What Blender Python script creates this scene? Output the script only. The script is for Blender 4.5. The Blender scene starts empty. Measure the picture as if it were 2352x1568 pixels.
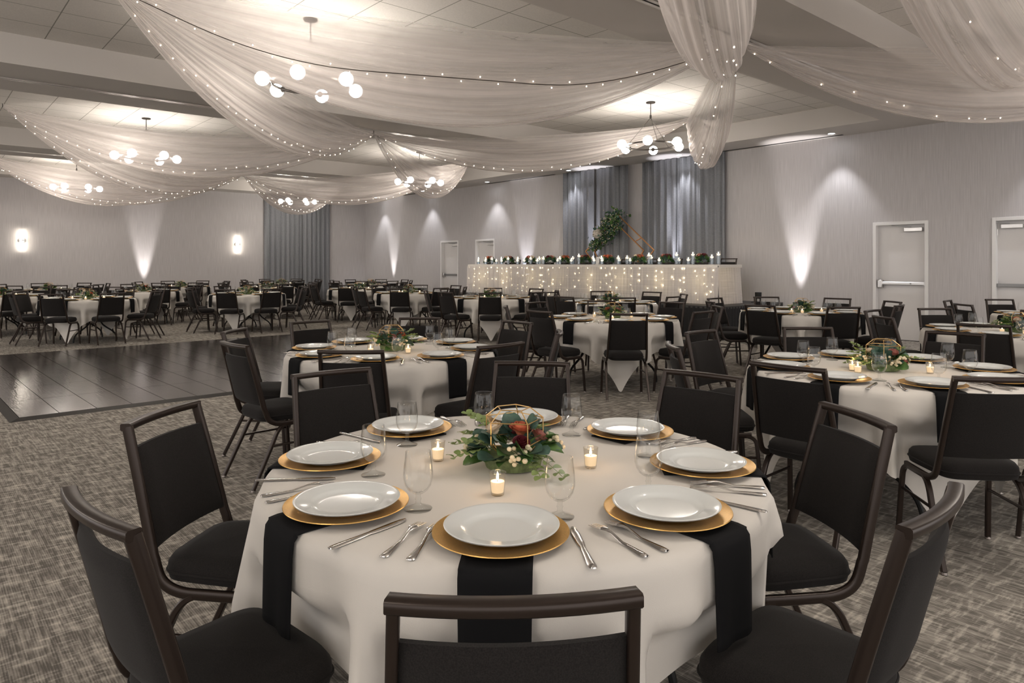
import bpy, math, random
from mathutils import Vector, Matrix
R = math.radians
PI = math.pi
random.seed(7)
S = bpy.context.scene
COL = S.collection

# ------------------------------------------------------------------ camera, world, exposure
cam_d = bpy.data.cameras.new('camera')
cam = bpy.data.objects.new('camera', cam_d)
COL.objects.link(cam)
cam.location = (0, 0, 1.38)
cam.rotation_euler = (R(90), 0, R(-41.03))
cam_d.sensor_width = 36.0
cam_d.lens = 36.0 * 1604.0 / 2352.0
cam_d.shift_y = -178.0 / 2352.0
cam_d.clip_start = 0.05
S.camera = cam

WORLD_E = 0.84         # added ambient fill, let in where unseen near and left walls are left out
w = bpy.data.worlds.new('room_world')
w.use_nodes = True
w.node_tree.nodes['Background'].inputs[0].default_value = (1.0, 0.95, 0.92, 1)
w.node_tree.nodes['Background'].inputs[1].default_value = WORLD_E
S.world = w
S.view_settings.view_transform = 'Standard'
S.view_settings.look = 'None'
S.view_settings.gamma = 1.0
S.view_settings.use_curve_mapping = False
S.view_settings.exposure = 1.07
cy = S.cycles
cy.use_denoising = True
cy.max_bounces = 8
cy.diffuse_bounces = 4
cy.use_adaptive_sampling = True
cy.adaptive_threshold = 0.015
cy.glossy_bounces = 3
cy.transmission_bounces = 4
cy.transparent_max_bounces = 20
cy.sample_clamp_indirect = 4.0
cy.caustics_reflective = False
cy.caustics_refractive = False

WARM = (1.0, 0.92, 0.83)
GLOBE_E = 31.0        # chandelier globe emission
DOWN_W = 42.0        # recessed downlight power
UP_W = 300.0           # floor uplight power

# ------------------------------------------------------------------ materials
def mat(name, col, rough=0.5, metal=0.0, emit=None, es=0.0, spec=0.5, noise=None, bump=None, emis_sample=True, sheen=0.0):
    m = bpy.data.materials.new(name)
    m.use_nodes = True
    nt = m.node_tree
    b = nt.nodes['Principled BSDF']
    b.inputs['Base Color'].default_value = (*col, 1)
    b.inputs['Roughness'].default_value = rough
    b.inputs['Metallic'].default_value = metal
    b.inputs['Specular IOR Level'].default_value = spec
    if sheen:
        b.inputs['Sheen Weight'].default_value = sheen
    if emit:
        b.inputs['Emission Color'].default_value = (*emit, 1)
        b.inputs['Emission Strength'].default_value = es
        if not emis_sample:
            m.cycles.emission_sampling = 'NONE'
    if noise or bump:
        tc = nt.nodes.new('ShaderNodeTexCoord')
    if noise:                       # (scale, amount, (sx,sy,sz))
        sc, amt, st = noise
        mp = nt.nodes.new('ShaderNodeMapping'); mp.inputs['Scale'].default_value = st
        nt.links.new(tc.outputs['Object'], mp.inputs[0])
        n = nt.nodes.new('ShaderNodeTexNoise'); n.inputs['Scale'].default_value = sc
        n.inputs['Detail'].default_value = 4
        nt.links.new(mp.outputs[0], n.inputs['Vector'])
        r = nt.nodes.new('ShaderNodeValToRGB')
        r.color_ramp.elements[0].position = 0.3; r.color_ramp.elements[1].position = 0.7
        r.color_ramp.elements[0].color = (*[max(0, c * (1 - amt)) for c in col], 1)
        r.color_ramp.elements[1].color = (*[min(1, c * (1 + amt)) for c in col], 1)
        nt.links.new(n.outputs['Fac'], r.inputs[0])
        nt.links.new(r.outputs[0], b.inputs['Base Color'])
    if bump:                        # (scale, strength, (sx,sy,sz))
        sc, amt, st = bump
        mp2 = nt.nodes.new('ShaderNodeMapping'); mp2.inputs['Scale'].default_value = st
        nt.links.new(tc.outputs['Object'], mp2.inputs[0])
        n2 = nt.nodes.new('ShaderNodeTexNoise'); n2.inputs['Scale'].default_value = sc
        nt.links.new(mp2.outputs[0], n2.inputs['Vector'])
        bu = nt.nodes.new('ShaderNodeBump'); bu.inputs['Strength'].default_value = amt
        bu.inputs['Distance'].default_value = 0.01
        nt.links.new(n2.outputs['Fac'], bu.inputs['Height'])
        nt.links.new(bu.outputs[0], b.inputs['Normal'])
    return m

def N(nt, typ, **kw):
    n = nt.nodes.new(typ)
    for k, v in kw.items():
        setattr(n, k, v)
    return n

def math_n(nt, op, a, b=None):
    n = nt.nodes.new('ShaderNodeMath'); n.operation = op
    for i, v in enumerate((a, b)):
        if v is None: continue
        if isinstance(v, (int, float)): n.inputs[i].default_value = v
        else: nt.links.new(v, n.inputs[i])
    return n.outputs[0]

def carpet_mat():
    m = bpy.data.materials.new('carpet'); m.use_nodes = True
    nt = m.node_tree; b = nt.nodes['Principled BSDF']
    b.inputs['Roughness'].default_value = 0.95; b.inputs['Specular IOR Level'].default_value = 0.1
    tc = N(nt, 'ShaderNodeTexCoord')
    def streak(sx, sy, scale, seed, lo, hi):
        mp = N(nt, 'ShaderNodeMapping'); mp.inputs['Scale'].default_value = (sx, sy, 1)
        mp.inputs['Location'].default_value = (seed, seed * 1.7, 0)
        nt.links.new(tc.outputs['Object'], mp.inputs[0])
        n = N(nt, 'ShaderNodeTexNoise'); n.inputs['Scale'].default_value = scale
        n.inputs['Detail'].default_value = 3; n.inputs['Roughness'].default_value = 0.6
        nt.links.new(mp.outputs[0], n.inputs['Vector'])
        r = N(nt, 'ShaderNodeValToRGB')
        r.color_ramp.elements[0].position = lo; r.color_ramp.elements[1].position = hi
        nt.links.new(n.outputs['Fac'], r.inputs[0])
        return r.outputs[0]
    a = streak(80, 4.0, 1.0, 3.1, 0.42, 0.64)         # fine streaks along the length of the hall
    c = streak(6.5, 30, 1.0, 11.3, 0.50, 0.64)           # broader dashes across
    d = streak(24, 9, 1.0, 7.7, 0.42, 0.66)
    mx = math_n(nt, 'ADD', math_n(nt, 'MULTIPLY', a, 0.36), math_n(nt, 'MULTIPLY', d, 0.34))
    mx = math_n(nt, 'ADD', math_n(nt, 'MULTIPLY', mx, 0.9), math_n(nt, 'MULTIPLY', c, 0.38))
    sep = N(nt, 'ShaderNodeSeparateXYZ'); nt.links.new(tc.outputs['Object'], sep.inputs[0])
    rib = math_n(nt, 'SINE', math_n(nt, 'MULTIPLY', sep.outputs[0], 2 * PI / 0.0085))
    mx2 = math_n(nt, 'ADD', mx, math_n(nt, 'MULTIPLY', rib, 0.09))
    r = N(nt, 'ShaderNodeValToRGB')
    r.color_ramp.elements[0].position = 0.05; r.color_ramp.elements[1].position = 0.95
    r.color_ramp.elements[0].color = (0.155, 0.142, 0.127, 1)
    r.color_ramp.elements[1].color = (0.66, 0.61, 0.54, 1)
    nt.links.new(mx2, r.inputs[0])
    nt.links.new(r.outputs[0], b.inputs['Base Color'])
    bu = N(nt, 'ShaderNodeBump'); bu.inputs['Strength'].default_value = 0.3; bu.inputs['Distance'].default_value = 0.004
    nt.links.new(mx2, bu.inputs['Height']); nt.links.new(bu.outputs[0], b.inputs['Normal'])
    return m

def grid_mat(name, base, line, px, py, x0, y0, wl, rough, spec=0.5, noise_amt=0.06, nscale=(40, 40, 40), bump=0.0, bscale=(3, 40, 1)):
    """plane material with a rectangular joint grid, in object space"""
    m = bpy.data.materials.new(name); m.use_nodes = True
    nt = m.node_tree; b = nt.nodes['Principled BSDF']
    b.inputs['Roughness'].default_value = rough; b.inputs['Specular IOR Level'].default_value = spec
    tc = N(nt, 'ShaderNodeTexCoord'); sep = N(nt, 'ShaderNodeSeparateXYZ')
    nt.links.new(tc.outputs['Object'], sep.inputs[0])
    def line_mask(o, p, off):
        f = math_n(nt, 'FRACT', math_n(nt, 'DIVIDE', math_n(nt, 'SUBTRACT', o, off - 50 * p), p))
        return math_n(nt, 'LESS_THAN', f, wl / p)
    lm = math_n(nt, 'MAXIMUM', line_mask(sep.outputs[0], px, x0), line_mask(sep.outputs[1], py, y0))
    mp = N(nt, 'ShaderNodeMapping'); mp.inputs['Scale'].default_value = nscale
    nt.links.new(tc.outputs['Object'], mp.inputs[0])
    n = N(nt, 'ShaderNodeTexNoise'); n.inputs['Scale'].default_value = 1.0; n.inputs['Detail'].default_value = 3
    nt.links.new(mp.outputs[0], n.inputs['Vector'])
    r = N(nt, 'ShaderNodeValToRGB')
    r.color_ramp.elements[0].position = 0.3; r.color_ramp.elements[1].position = 0.7
    r.color_ramp.elements[0].color = (*[c * (1 - noise_amt) for c in base], 1)
    r.color_ramp.elements[1].color = (*[min(1, c * (1 + noise_amt)) for c in base], 1)
    nt.links.new(n.outputs['Fac'], r.inputs[0])
    mix = N(nt, 'ShaderNodeMix', data_type='RGBA')
    nt.links.new(lm, mix.inputs[0]); nt.links.new(r.outputs[0], mix.inputs[6])
    mix.inputs[7].default_value = (*line, 1)
    nt.links.new(mix.outputs[2], b.inputs['Base Color'])
    nt.links.new(math_n(nt, 'MULTIPLY', math_n(nt, 'SUBTRACT', 1.0, lm), spec), b.inputs['Specular IOR Level'])
    if bump:
        mp2 = N(nt, 'ShaderNodeMapping'); mp2.inputs['Scale'].default_value = bscale
        nt.links.new(tc.outputs['Object'], mp2.inputs[0])
        n2 = N(nt, 'ShaderNodeTexNoise'); n2.inputs['Scale'].default_value = 1.0; n2.inputs['Detail'].default_value = 3
        nt.links.new(mp2.outputs[0], n2.inputs['Vector'])
        bu = N(nt, 'ShaderNodeBump'); bu.inputs['Strength'].default_value = bump; bu.inputs['Distance'].default_value = 0.01
        nt.links.new(n2.outputs['Fac'], bu.inputs['Height']); nt.links.new(bu.outputs[0], b.inputs['Normal'])
    return m

def sheer_mat(name, col, lo, hi, folds, trans=0.5, along='Y'):
    """gathered voile: density follows the gathers across the UV width"""
    m = bpy.data.materials.new(name); m.use_nodes = True
    nt = m.node_tree; nt.nodes.clear()
    out = N(nt, 'ShaderNodeOutputMaterial')
    tr = N(nt, 'ShaderNodeBsdfTransparent'); di = N(nt, 'ShaderNodeBsdfDiffuse'); tl = N(nt, 'ShaderNodeBsdfTranslucent')
    di.inputs[0].default_value = (*col, 1); tl.inputs[0].default_value = (*col, 1)
    mx = N(nt, 'ShaderNodeMixShader'); mx.inputs[0].default_value = trans
    nt.links.new(di.outputs[0], mx.inputs[1]); nt.links.new(tl.outputs[0], mx.inputs[2])
    mx2 = N(nt, 'ShaderNodeMixShader')
    nt.links.new(tr.outputs[0], mx2.inputs[1]); nt.links.new(mx.outputs[0], mx2.inputs[2])
    uv = N(nt, 'ShaderNodeUVMap')
    mp = N(nt, 'ShaderNodeMapping'); mp.inputs['Scale'].default_value = (1.2, folds, 1)
    nt.links.new(uv.outputs[0], mp.inputs[0])
    n = N(nt, 'ShaderNodeTexNoise'); n.inputs['Scale'].default_value = 1.0; n.inputs['Detail'].default_value = 4
    nt.links.new(mp.outputs[0], n.inputs['Vector'])
    r = N(nt, 'ShaderNodeMapRange'); r.inputs[1].default_value = 0.35; r.inputs[2].default_value = 0.65
    r.inputs[3].default_value = lo; r.inputs[4].default_value = hi
    nt.links.new(n.outputs['Fac'], r.inputs[0]); nt.links.new(r.outputs[0], mx2.inputs[0])
    nt.links.new(mx2.outputs[0], out.inputs[0])
    return m

def glass_mat(name, tint=(0.992, 0.994, 0.992), base=0.006, rough=0.015):
    """thin clear glass: Fresnel mix of a mirror and a see-through film"""
    m = bpy.data.materials.new(name); m.use_nodes = True
    nt = m.node_tree; nt.nodes.clear()
    out = N(nt, 'ShaderNodeOutputMaterial')
    tr = N(nt, 'ShaderNodeBsdfTransparent'); tr.inputs[0].default_value = (*tint, 1)
    gl = N(nt, 'ShaderNodeBsdfGlossy'); gl.inputs['Roughness'].default_value = rough
    fr = N(nt, 'ShaderNodeFresnel'); ge = N(nt, 'ShaderNodeNewGeometry')
    nt.links.new(math_n(nt, 'SUBTRACT', 1.6, math_n(nt, 'MULTIPLY', ge.outputs['Backfacing'], 0.975)), fr.inputs[0])
    f = math_n(nt, 'ADD', math_n(nt, 'MAXIMUM', math_n(nt, 'SUBTRACT', fr.outputs[0], 0.032), 0.0), base)
    mx = N(nt, 'ShaderNodeMixShader')
    nt.links.new(f, mx.inputs[0]); nt.links.new(tr.outputs[0], mx.inputs[1]); nt.links.new(gl.outputs[0], mx.inputs[2])
    nt.links.new(mx.outputs[0], out.inputs[0])
    return m

def emit_mat(name, col, s, sample=True):
    m = bpy.data.materials.new(name); m.use_nodes = True
    nt = m.node_tree; nt.nodes.clear()
    o = N(nt, 'ShaderNodeOutputMaterial'); e = N(nt, 'ShaderNodeEmission')
    e.inputs[0].default_value = (*col, 1); e.inputs[1].default_value = s
    nt.links.new(e.outputs[0], o.inputs[0])
    if not sample: m.cycles.emission_sampling = 'NONE'
    return m

M = {}
M['carpet'] = carpet_mat()
M['wall'] = mat('wallpaper', (0.535, 0.515, 0.515), 0.8, spec=0.2, noise=(1.0, 0.10, (90, 90, 2.2)), bump=(1.0, 0.15, (90, 90, 2)))
M['paint'] = mat('ceiling_paint', (0.62, 0.59, 0.56), 0.8, spec=0.2)
M['tile'] = grid_mat('ceiling_tile', (0.72, 0.69, 0.65), (0.32, 0.31, 0.28), 0.63, 0.655, 5.098, 5.91, 0.012, 0.9, 0.2, 0.05, (60, 60, 60))
M['white_paint'] = mat('white_trim_paint', (0.80, 0.79, 0.78), 0.4)
M['door'] = mat('door_paint', (0.70, 0.68, 0.67), 0.45)
M['steel'] = mat('brushed_steel', (0.62, 0.61, 0.60), 0.3, 1.0)
M['bar_dark'] = mat('grey_push_bar', (0.30, 0.30, 0.30), 0.4, 0.6)
M['track'] = mat('track_aluminium', (0.55, 0.53, 0.50), 0.28, 0.9)
M['black'] = mat('black_slot', (0.012, 0.012, 0.012), 0.6)
M['dance'] = grid_mat('dance_floor_laminate', (0.085, 0.076, 0.070), (0.010, 0.009, 0.008), 0.302, 0.915, 0.075, 0.075, 0.0048, 0.15, 1.0, 0.30, (46, 3, 1), 0.10, (60, 6, 1))
M['dance_edge'] = mat('dance_floor_edge', (0.028, 0.026, 0.024), 0.45)
M['fabric'] = mat('chair_fabric', (0.013, 0.011, 0.0102), 0.9, spec=0.25, noise=(420, 0.5, (1, 1, 1)), sheen=0.05)
M['bronze'] = mat('chair_frame_bronze', (0.034, 0.023, 0.018), 0.3, 0.45)
M['glide'] = mat('chair_glide', (0.25, 0.22, 0.2), 0.4, 0.8)
M['cloth'] = mat('white_linen', (0.76, 0.72, 0.665), 0.75, spec=0.25, bump=(1.0, 0.06, (500, 500, 500)), sheen=0.1)
M['napkin'] = mat('black_napkin', (0.010, 0.010, 0.011), 0.85, spec=0.15)
M['charger'] = mat('gold_charger', (0.83, 0.50, 0.16), 0.34, 0.85, noise=(260, 0.08, (1, 1, 1)))
M['plate'] = mat('white_china', (0.78, 0.80, 0.785), 0.12)
M['cutlery'] = mat('cutlery_steel', (0.66, 0.64, 0.62), 0.16, 1.0)
M['glass'] = glass_mat('clear_glass')
M['glass_solid'] = glass_mat('clear_glass_stem', (0.975, 0.98, 0.975), 0.03)
M['votive_glass'] = glass_mat('votive_glass', (0.96, 0.94, 0.90), 0.06)
M['water'] = glass_mat('vase_water', (0.80, 0.86, 0.90), 0.06)
M['wax'] = mat('candle_wax', (0.86, 0.78, 0.66), 0.5, emit=(1.0, 0.70, 0.40), es=0.32, emis_sample=False)  # emission paints the flame's glow into the wax
M['wax_white'] = mat('floating_candle_wax', (0.85, 0.80, 0.74), 0.5, emit=(1.0, 0.80, 0.62), es=0.5, emis_sample=False)  # flame glow put into the wax as emission here too
M['flame'] = emit_mat('candle_flame', (1.0, 0.80, 0.50), 22.0, False)
M['bulb'] = emit_mat('fairy_bulb', (1.0, 0.82, 0.62), 12.0, False)
M['bulb_warm'] = emit_mat('skirt_fairy_bulb', (1.0, 0.80, 0.48), 9.0, False)
M['globe'] = emit_mat('opal_globe', WARM, GLOBE_E)
M['lens'] = emit_mat('downlight_lens', (0.95, 0.96, 1.0), 14.0, False)
M['sconce'] = emit_mat('sconce_tube', (1.0, 0.90, 0.76), 9.0)
M['dark_metal'] = mat('dark_bronze_metal', (0.050, 0.043, 0.038), 0.38, 0.7)
M['wire'] = mat('fairy_wire', (0.03, 0.02, 0.015), 0.6)
M['sheer'] = sheer_mat('ceiling_voile', (0.80, 0.745, 0.715), 0.20, 0.72, 26)
M['skirt'] = sheer_mat('skirt_voile', (0.86, 0.82, 0.81), 0.68, 0.97, 150, 0.35)
M['curtain'] = mat('curtain_fabric', (0.235, 0.242, 0.26), 0.8, spec=0.2, noise=(1.0, 0.16, (20, 20, 160)))
M['riser_skirt'] = mat('black_stage_skirt', (0.012, 0.012, 0.013), 0.8)
M['stage_deck'] = mat('stage_deck', (0.06, 0.058, 0.056), 0.7)
M['copper'] = mat('copper_arch', (0.55, 0.27, 0.12), 0.3, 0.9)
M['gold_wire'] = mat('gold_wire', (0.80, 0.52, 0.22), 0.3, 0.9)
M['leaf_blue'] = mat('eucalyptus_leaf', (0.055, 0.115, 0.085), 0.5, noise=(40, 0.35, (1, 1, 1)))
M['leaf_green'] = mat('green_leaf', (0.07, 0.15, 0.035), 0.45, noise=(40, 0.35, (1, 1, 1)))
M['leaf_lime'] = mat('pale_sprig', (0.20, 0.27, 0.085), 0.5)
M['rose_coral'] = mat('coral_rose', (0.62, 0.17, 0.085), 0.6)
M['rose_wine'] = mat('burgundy_rose', (0.13, 0.014, 0.022), 0.55)
M['rose_pink'] = mat('dusty_pink_rose', (0.50, 0.20, 0.16), 0.6)
M['rose_cream'] = mat('cream_rose', (0.74, 0.62, 0.47), 0.6)
M['berry'] = mat('cream_berry', (0.72, 0.62, 0.43), 0.6)
M['moss'] = mat('mossy_dish', (0.13, 0.17, 0.07), 0.7, noise=(90, 0.4, (1, 1, 1)))
M['hydrangea'] = mat('white_hydrangea', (0.66, 0.60, 0.52), 0.7)
M['leg_black'] = mat('table_leg_steel', (0.02, 0.02, 0.02), 0.45, 0.5)
M['ply'] = mat('table_top_ply', (0.30, 0.22, 0.15), 0.6)
M['par'] = mat('uplight_housing', (0.012, 0.012, 0.013), 0.45)
M['lens_up'] = emit_mat('uplight_lens', (0.95, 0.95, 1.0), 6.0, False)
M['card'] = mat('white_card', (0.75, 0.75, 0.76), 0.6)

# ------------------------------------------------------------------ mesh helper
class MB:
    def __init__(s):
        s.v = []; s.f = []; s.m = []; s.uv = {}
    def add(s, vs, fs, mi=0):
        o = len(s.v)
        s.v += [tuple(p) for p in vs]
        for f in fs:
            s.f.append(tuple(i + o for i in f)); s.m.append(mi)
        return o
    def box(s, x0, x1, y0, y1, z0, z1, mi=0):
        vs = [(x, y, z) for z in (z0, z1) for y in (y0, y1) for x in (x0, x1)]
        s.add(vs, [(0, 2, 3, 1), (4, 5, 7, 6), (0, 1, 5, 4), (2, 6, 7, 3), (0, 4, 6, 2), (1, 3, 7, 5)], mi)
        return s
    def lathe(s, prof, n=24, c=(0, 0, 0), mi=0, cap=True):
        vs = []
        for r, z in prof:
            for k in range(n):
                a = 2 * PI * k / n
                vs.append((c[0] + r * math.cos(a), c[1] + r * math.sin(a), c[2] + z))
        fs = []
        for i in range(len(prof) - 1):
            for k in range(n):
                fs.append((i * n + k, i * n + (k + 1) % n, (i + 1) * n + (k + 1) % n, (i + 1) * n + k))
        if cap:
            fs.append(tuple(range(n - 1, -1, -1)))
            fs.append(tuple((len(prof) - 1) * n + k for k in range(n)))
        s.add(vs, fs, mi); return s
    def sphere(s, c, r, n=16, mi=0, sz=1.0):
        m = max(4, n // 2)
        prof = [(r * math.sin(PI * (i + 0.001) / m) if 0 < i < m else r * 0.02, -r * sz * math.cos(PI * i / m)) for i in range(m + 1)]
        return s.lathe(prof, n, c, mi)
    def sweep(s, path, prof, up=(0, 0, 1), closed=False, mi=0, scale=None):
        """prof: 2-D outline (a,b): a along side, b along up'"""
        P = [Vector(p) for p in path]; n = len(P); k = len(prof); vs = []
        up = Vector(up)
        for i in range(n):
            if closed: t = P[(i + 1) % n] - P[i - 1]
            else: t = P[min(i + 1, n - 1)] - P[max(i - 1, 0)]
            t.normalize()
            side = t.cross(up)
            if side.length < 1e-4: side = t.cross(Vector((1, 0, 0.3)))
            side.normalize(); u = side.cross(t)
            sc = scale[i] if scale else 1.0
            for a, b in prof:
                vs.append(P[i] + side * a * sc + u * b * sc)
        fs = []
        for i in range(n if closed else n - 1):
            j = (i + 1) % n
            for q in range(k):
                fs.append((i * k + q, i * k + (q + 1) % k, j * k + (q + 1) % k, j * k + q))
        if not closed:
            fs.append(tuple(range(k - 1, -1, -1))); fs.append(tuple((n - 1) * k + q for q in range(k)))
        s.add(vs, fs, mi); return s
    def grid(s, fn, nu, nv, mi=0, uv=True):
        """surface from fn(u,v) with u,v in 0..1"""
        o = len(s.v)
        for i in range(nu + 1):
            for j in range(nv + 1):
                s.v.append(tuple(fn(i / nu, j / nv)))
                if uv: s.uv[len(s.v) - 1] = (i / nu, j / nv)
        for i in range(nu):
            for j in range(nv):
                a = o + i * (nv + 1) + j
                s.f.append((a, a + nv + 1, a + nv + 2, a + 1)); s.m.append(mi)
        return s
    def xform(s, mx, start=0):
        for i in range(start, len(s.v)):
            s.v[i] = tuple(mx @ Vector(s.v[i]))
        return s
    def build(s, name, mats, parent=None, smooth=True, angle=40, bevel=0.0, solid=0.0, sub=0):
        me = bpy.data.meshes.new(name)
        me.from_pydata(s.v, [], s.f)
        if not isinstance(mats, (list, tuple)): mats = [mats]
        for mt in mats: me.materials.append(mt)
        if len(mats) > 1: me.polygons.foreach_set('material_index', s.m)
        if s.uv:
            ul = me.uv_layers.new(name='UVMap')
            for lp in me.loops:
                ul.data[lp.index].uv = s.uv.get(lp.vertex_index, (0, 0))
        me.update()
        if smooth:
            me.polygons.foreach_set('use_smooth', [True] * len(me.polygons))
            if angle < 180: me.set_sharp_from_angle(angle=R(angle))
        o = bpy.data.objects.new(name, me); COL.objects.link(o)
        if parent is not None: o.parent = parent
        if bevel:
            b = o.modifiers.new('bevel', 'BEVEL'); b.width = bevel; b.segments = 2; b.limit_method = 'ANGLE'
        if solid:
            b = o.modifiers.new('solid', 'SOLIDIFY'); b.thickness = solid; b.offset = 0
        if sub:
            b = o.modifiers.new('sub', 'SUBSURF'); b.levels = sub; b.render_levels = sub
        return o

def circ(r, n=8, ry=None):
    ry = r if ry is None else ry
    return [(r * math.cos(2 * PI * k / n), ry * math.sin(2 * PI * k / n)) for k in range(n)]
def rrect(a, b, c=0.25):
    """bevelled rectangle outline, half sizes a,b"""
    d = min(a, b) * c
    return [(a, -b + d), (a, b - d), (a - d, b), (-a + d, b), (-a, b - d), (-a, -b + d), (-a + d, -b), (a - d, -b)]
def bez(pts, n=8):
    """Catmull-Rom through pts"""
    P = [Vector(p) for p in pts]; out = []
    for i in range(len(P) - 1):
        p0 = P[max(i - 1, 0)]; p1 = P[i]; p2 = P[i + 1]; p3 = P[min(i + 2, len(P) - 1)]
        for k in range(n):
            t = k / n
            out.append(0.5 * ((2 * p1) + (p2 - p0) * t + (2 * p0 - 5 * p1 + 4 * p2 - p3) * t * t + (3 * p1 - p0 - 3 * p2 + p3) * t ** 3))
    out.append(P[-1]); return out

def tag(o, label=None, cat=None, group=None, kind=None):
    if label: o['label'] = label
    if cat: o['category'] = cat
    if group: o['group'] = group
    if kind: o['kind'] = kind
    return o
def thing(name, label, cat, loc=(0, 0, 0), rz=0.0, group=None):
    o = bpy.data.objects.new(name, None); COL.objects.link(o)
    o.empty_display_size = 0.05
    o.location = loc; o.rotation_euler = (0, 0, rz)
    return tag(o, label, cat, group)
def struct(o):
    o['kind'] = 'structure'; return o
KIDS = {}
def dup(root, loc, rz, label, group=None):
    r = root.copy(); COL.objects.link(r)
    r.location = loc; r.rotation_euler = (0, 0, rz); r['label'] = label
    if group: r['group'] = group
    for ch in KIDS.setdefault(root.name, list(root.children)):
        c = ch.copy(); COL.objects.link(c); c.parent = r
        for g in KIDS.setdefault(ch.name, list(ch.children)):
            d = g.copy(); COL.objects.link(d); d.parent = c
    return r
class Proto:
    """first call places the prototype itself, later calls copy it with its parts"""
    def __init__(s, make): s.make = make; s.o = None; s.used = False
    def put(s, loc, rz, label, cat, group):
        if s.o is None:
            s.o = s.make()
            KIDS[s.o.name] = list(s.o.children)
            for c in s.o.children: KIDS[c.name] = list(c.children)
        if not s.used:
            s.used = True; o = s.o
            o.location = loc; o.rotation_euler = (0, 0, rz); tag(o, label, cat, group)
            return o
        return dup(s.o, loc, rz, label, group)

# ------------------------------------------------------------------ room shell
XR, YF, XL, YN = 13.5, 24.2, -9.0, -6.0
ZS, ZC = 3.82, 4.19          # soffit / beam underside, tile ceiling
mb = MB(); mb.add([(XL, YN, 0), (XR + 0.3, YN, 0), (XR + 0.3, YF, 0), (XL, YF, 0)], [(0, 1, 2, 3)])
struct(mb.build('floor', M['carpet'], smooth=False))
mb = MB(); mb.add([(XL, YN, ZC), (XR, YN, ZC), (XR, YF, ZC), (XL, YF, ZC)], [(3, 2, 1, 0)])
struct(mb.build('ceiling', M['tile'], smooth=False))
DOORS = [(4.44, 5.34), (2.57, 3.47), (18.15, 19.12), (16.31, 17.24)]       # openings in the long wall
DZ = 2.13
def right_wall():
    mb = MB()
    ys = sorted([YN, YF] + [v for d in DOORS for v in d])
    for a, b in zip(ys[:-1], ys[1:]):
        if any(abs(a - d[0]) < 1e-6 for d in DOORS):
            mb.box(XR, XR + 0.2, a, b, DZ, ZC)
        else:
            mb.box(XR, XR + 0.2, a, b, 0, ZC)
    return mb
struct(right_wall().build('wall_right', M['wall'], smooth=False))
struct(MB().box(XL - 0.2, XR + 0.2, YF, YF + 0.2, 0, ZC).build('wall_back', M['wall'], smooth=False))
XS = 12.47                    # inner face of the soffit along the long wall
BE = [(3.22, 4.83), (10.42, 12.04), (17.62, 19.24), (-3.98, -2.37)]
for i, (a, b) in enumerate(BE):
    o = MB().box(XL, XS, a, b, ZS, ZC + 0.02).build('ceiling_beam', M['paint'], smooth=False); struct(o)
struct(MB().box(XS, XR, YN, YF, ZS, ZC + 0.02).build('ceiling_soffit', M['paint'], smooth=False))
struct(MB().box(XL, XS, 23.35, YF, ZS, ZC + 0.02).build('ceiling_soffit', M['paint'], smooth=False))
for i, (a, b) in enumerate(BE):
    c = (a + b) / 2 + 0.03
    t = MB(); t.box(XL, XS, c - 0.055, c - 0.012, ZS - 0.012, ZS, 0); t.box(XL, XS, c + 0.012, c + 0.055, ZS - 0.012, ZS, 0)
    t.box(XL, XS, c - 0.012, c + 0.012, ZS - 0.003, ZS, 1)
    struct(t.build('ceiling_track_%d' % (i + 1), [M['track'], M['black']], smooth=False))
# far wall reveal and linear air slots
for i, (y0, y1) in enumerate(((5.85, 8.63), (13.6, 16.5), (18.9, 21.6))):
    t = MB().box(XR - 0.16, XR - 0.09, y0, y1, ZS - 0.006, ZS)
    o = t.build('air_slot', M['black'], smooth=False)
    tag(o, ['long black air slot in the soffit above the exit doors', 'long black air slot in the soffit beside the stage curtains', 'black air slot in the soffit near the far corner'][i], 'air vent', 'soffit air slots')
# baseboard of far walls
struct(MB().box(XL, XR, YF - 0.015, YF, 0, 0.10).build('baseboard_back', M['bar_dark'], smooth=False))

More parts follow.
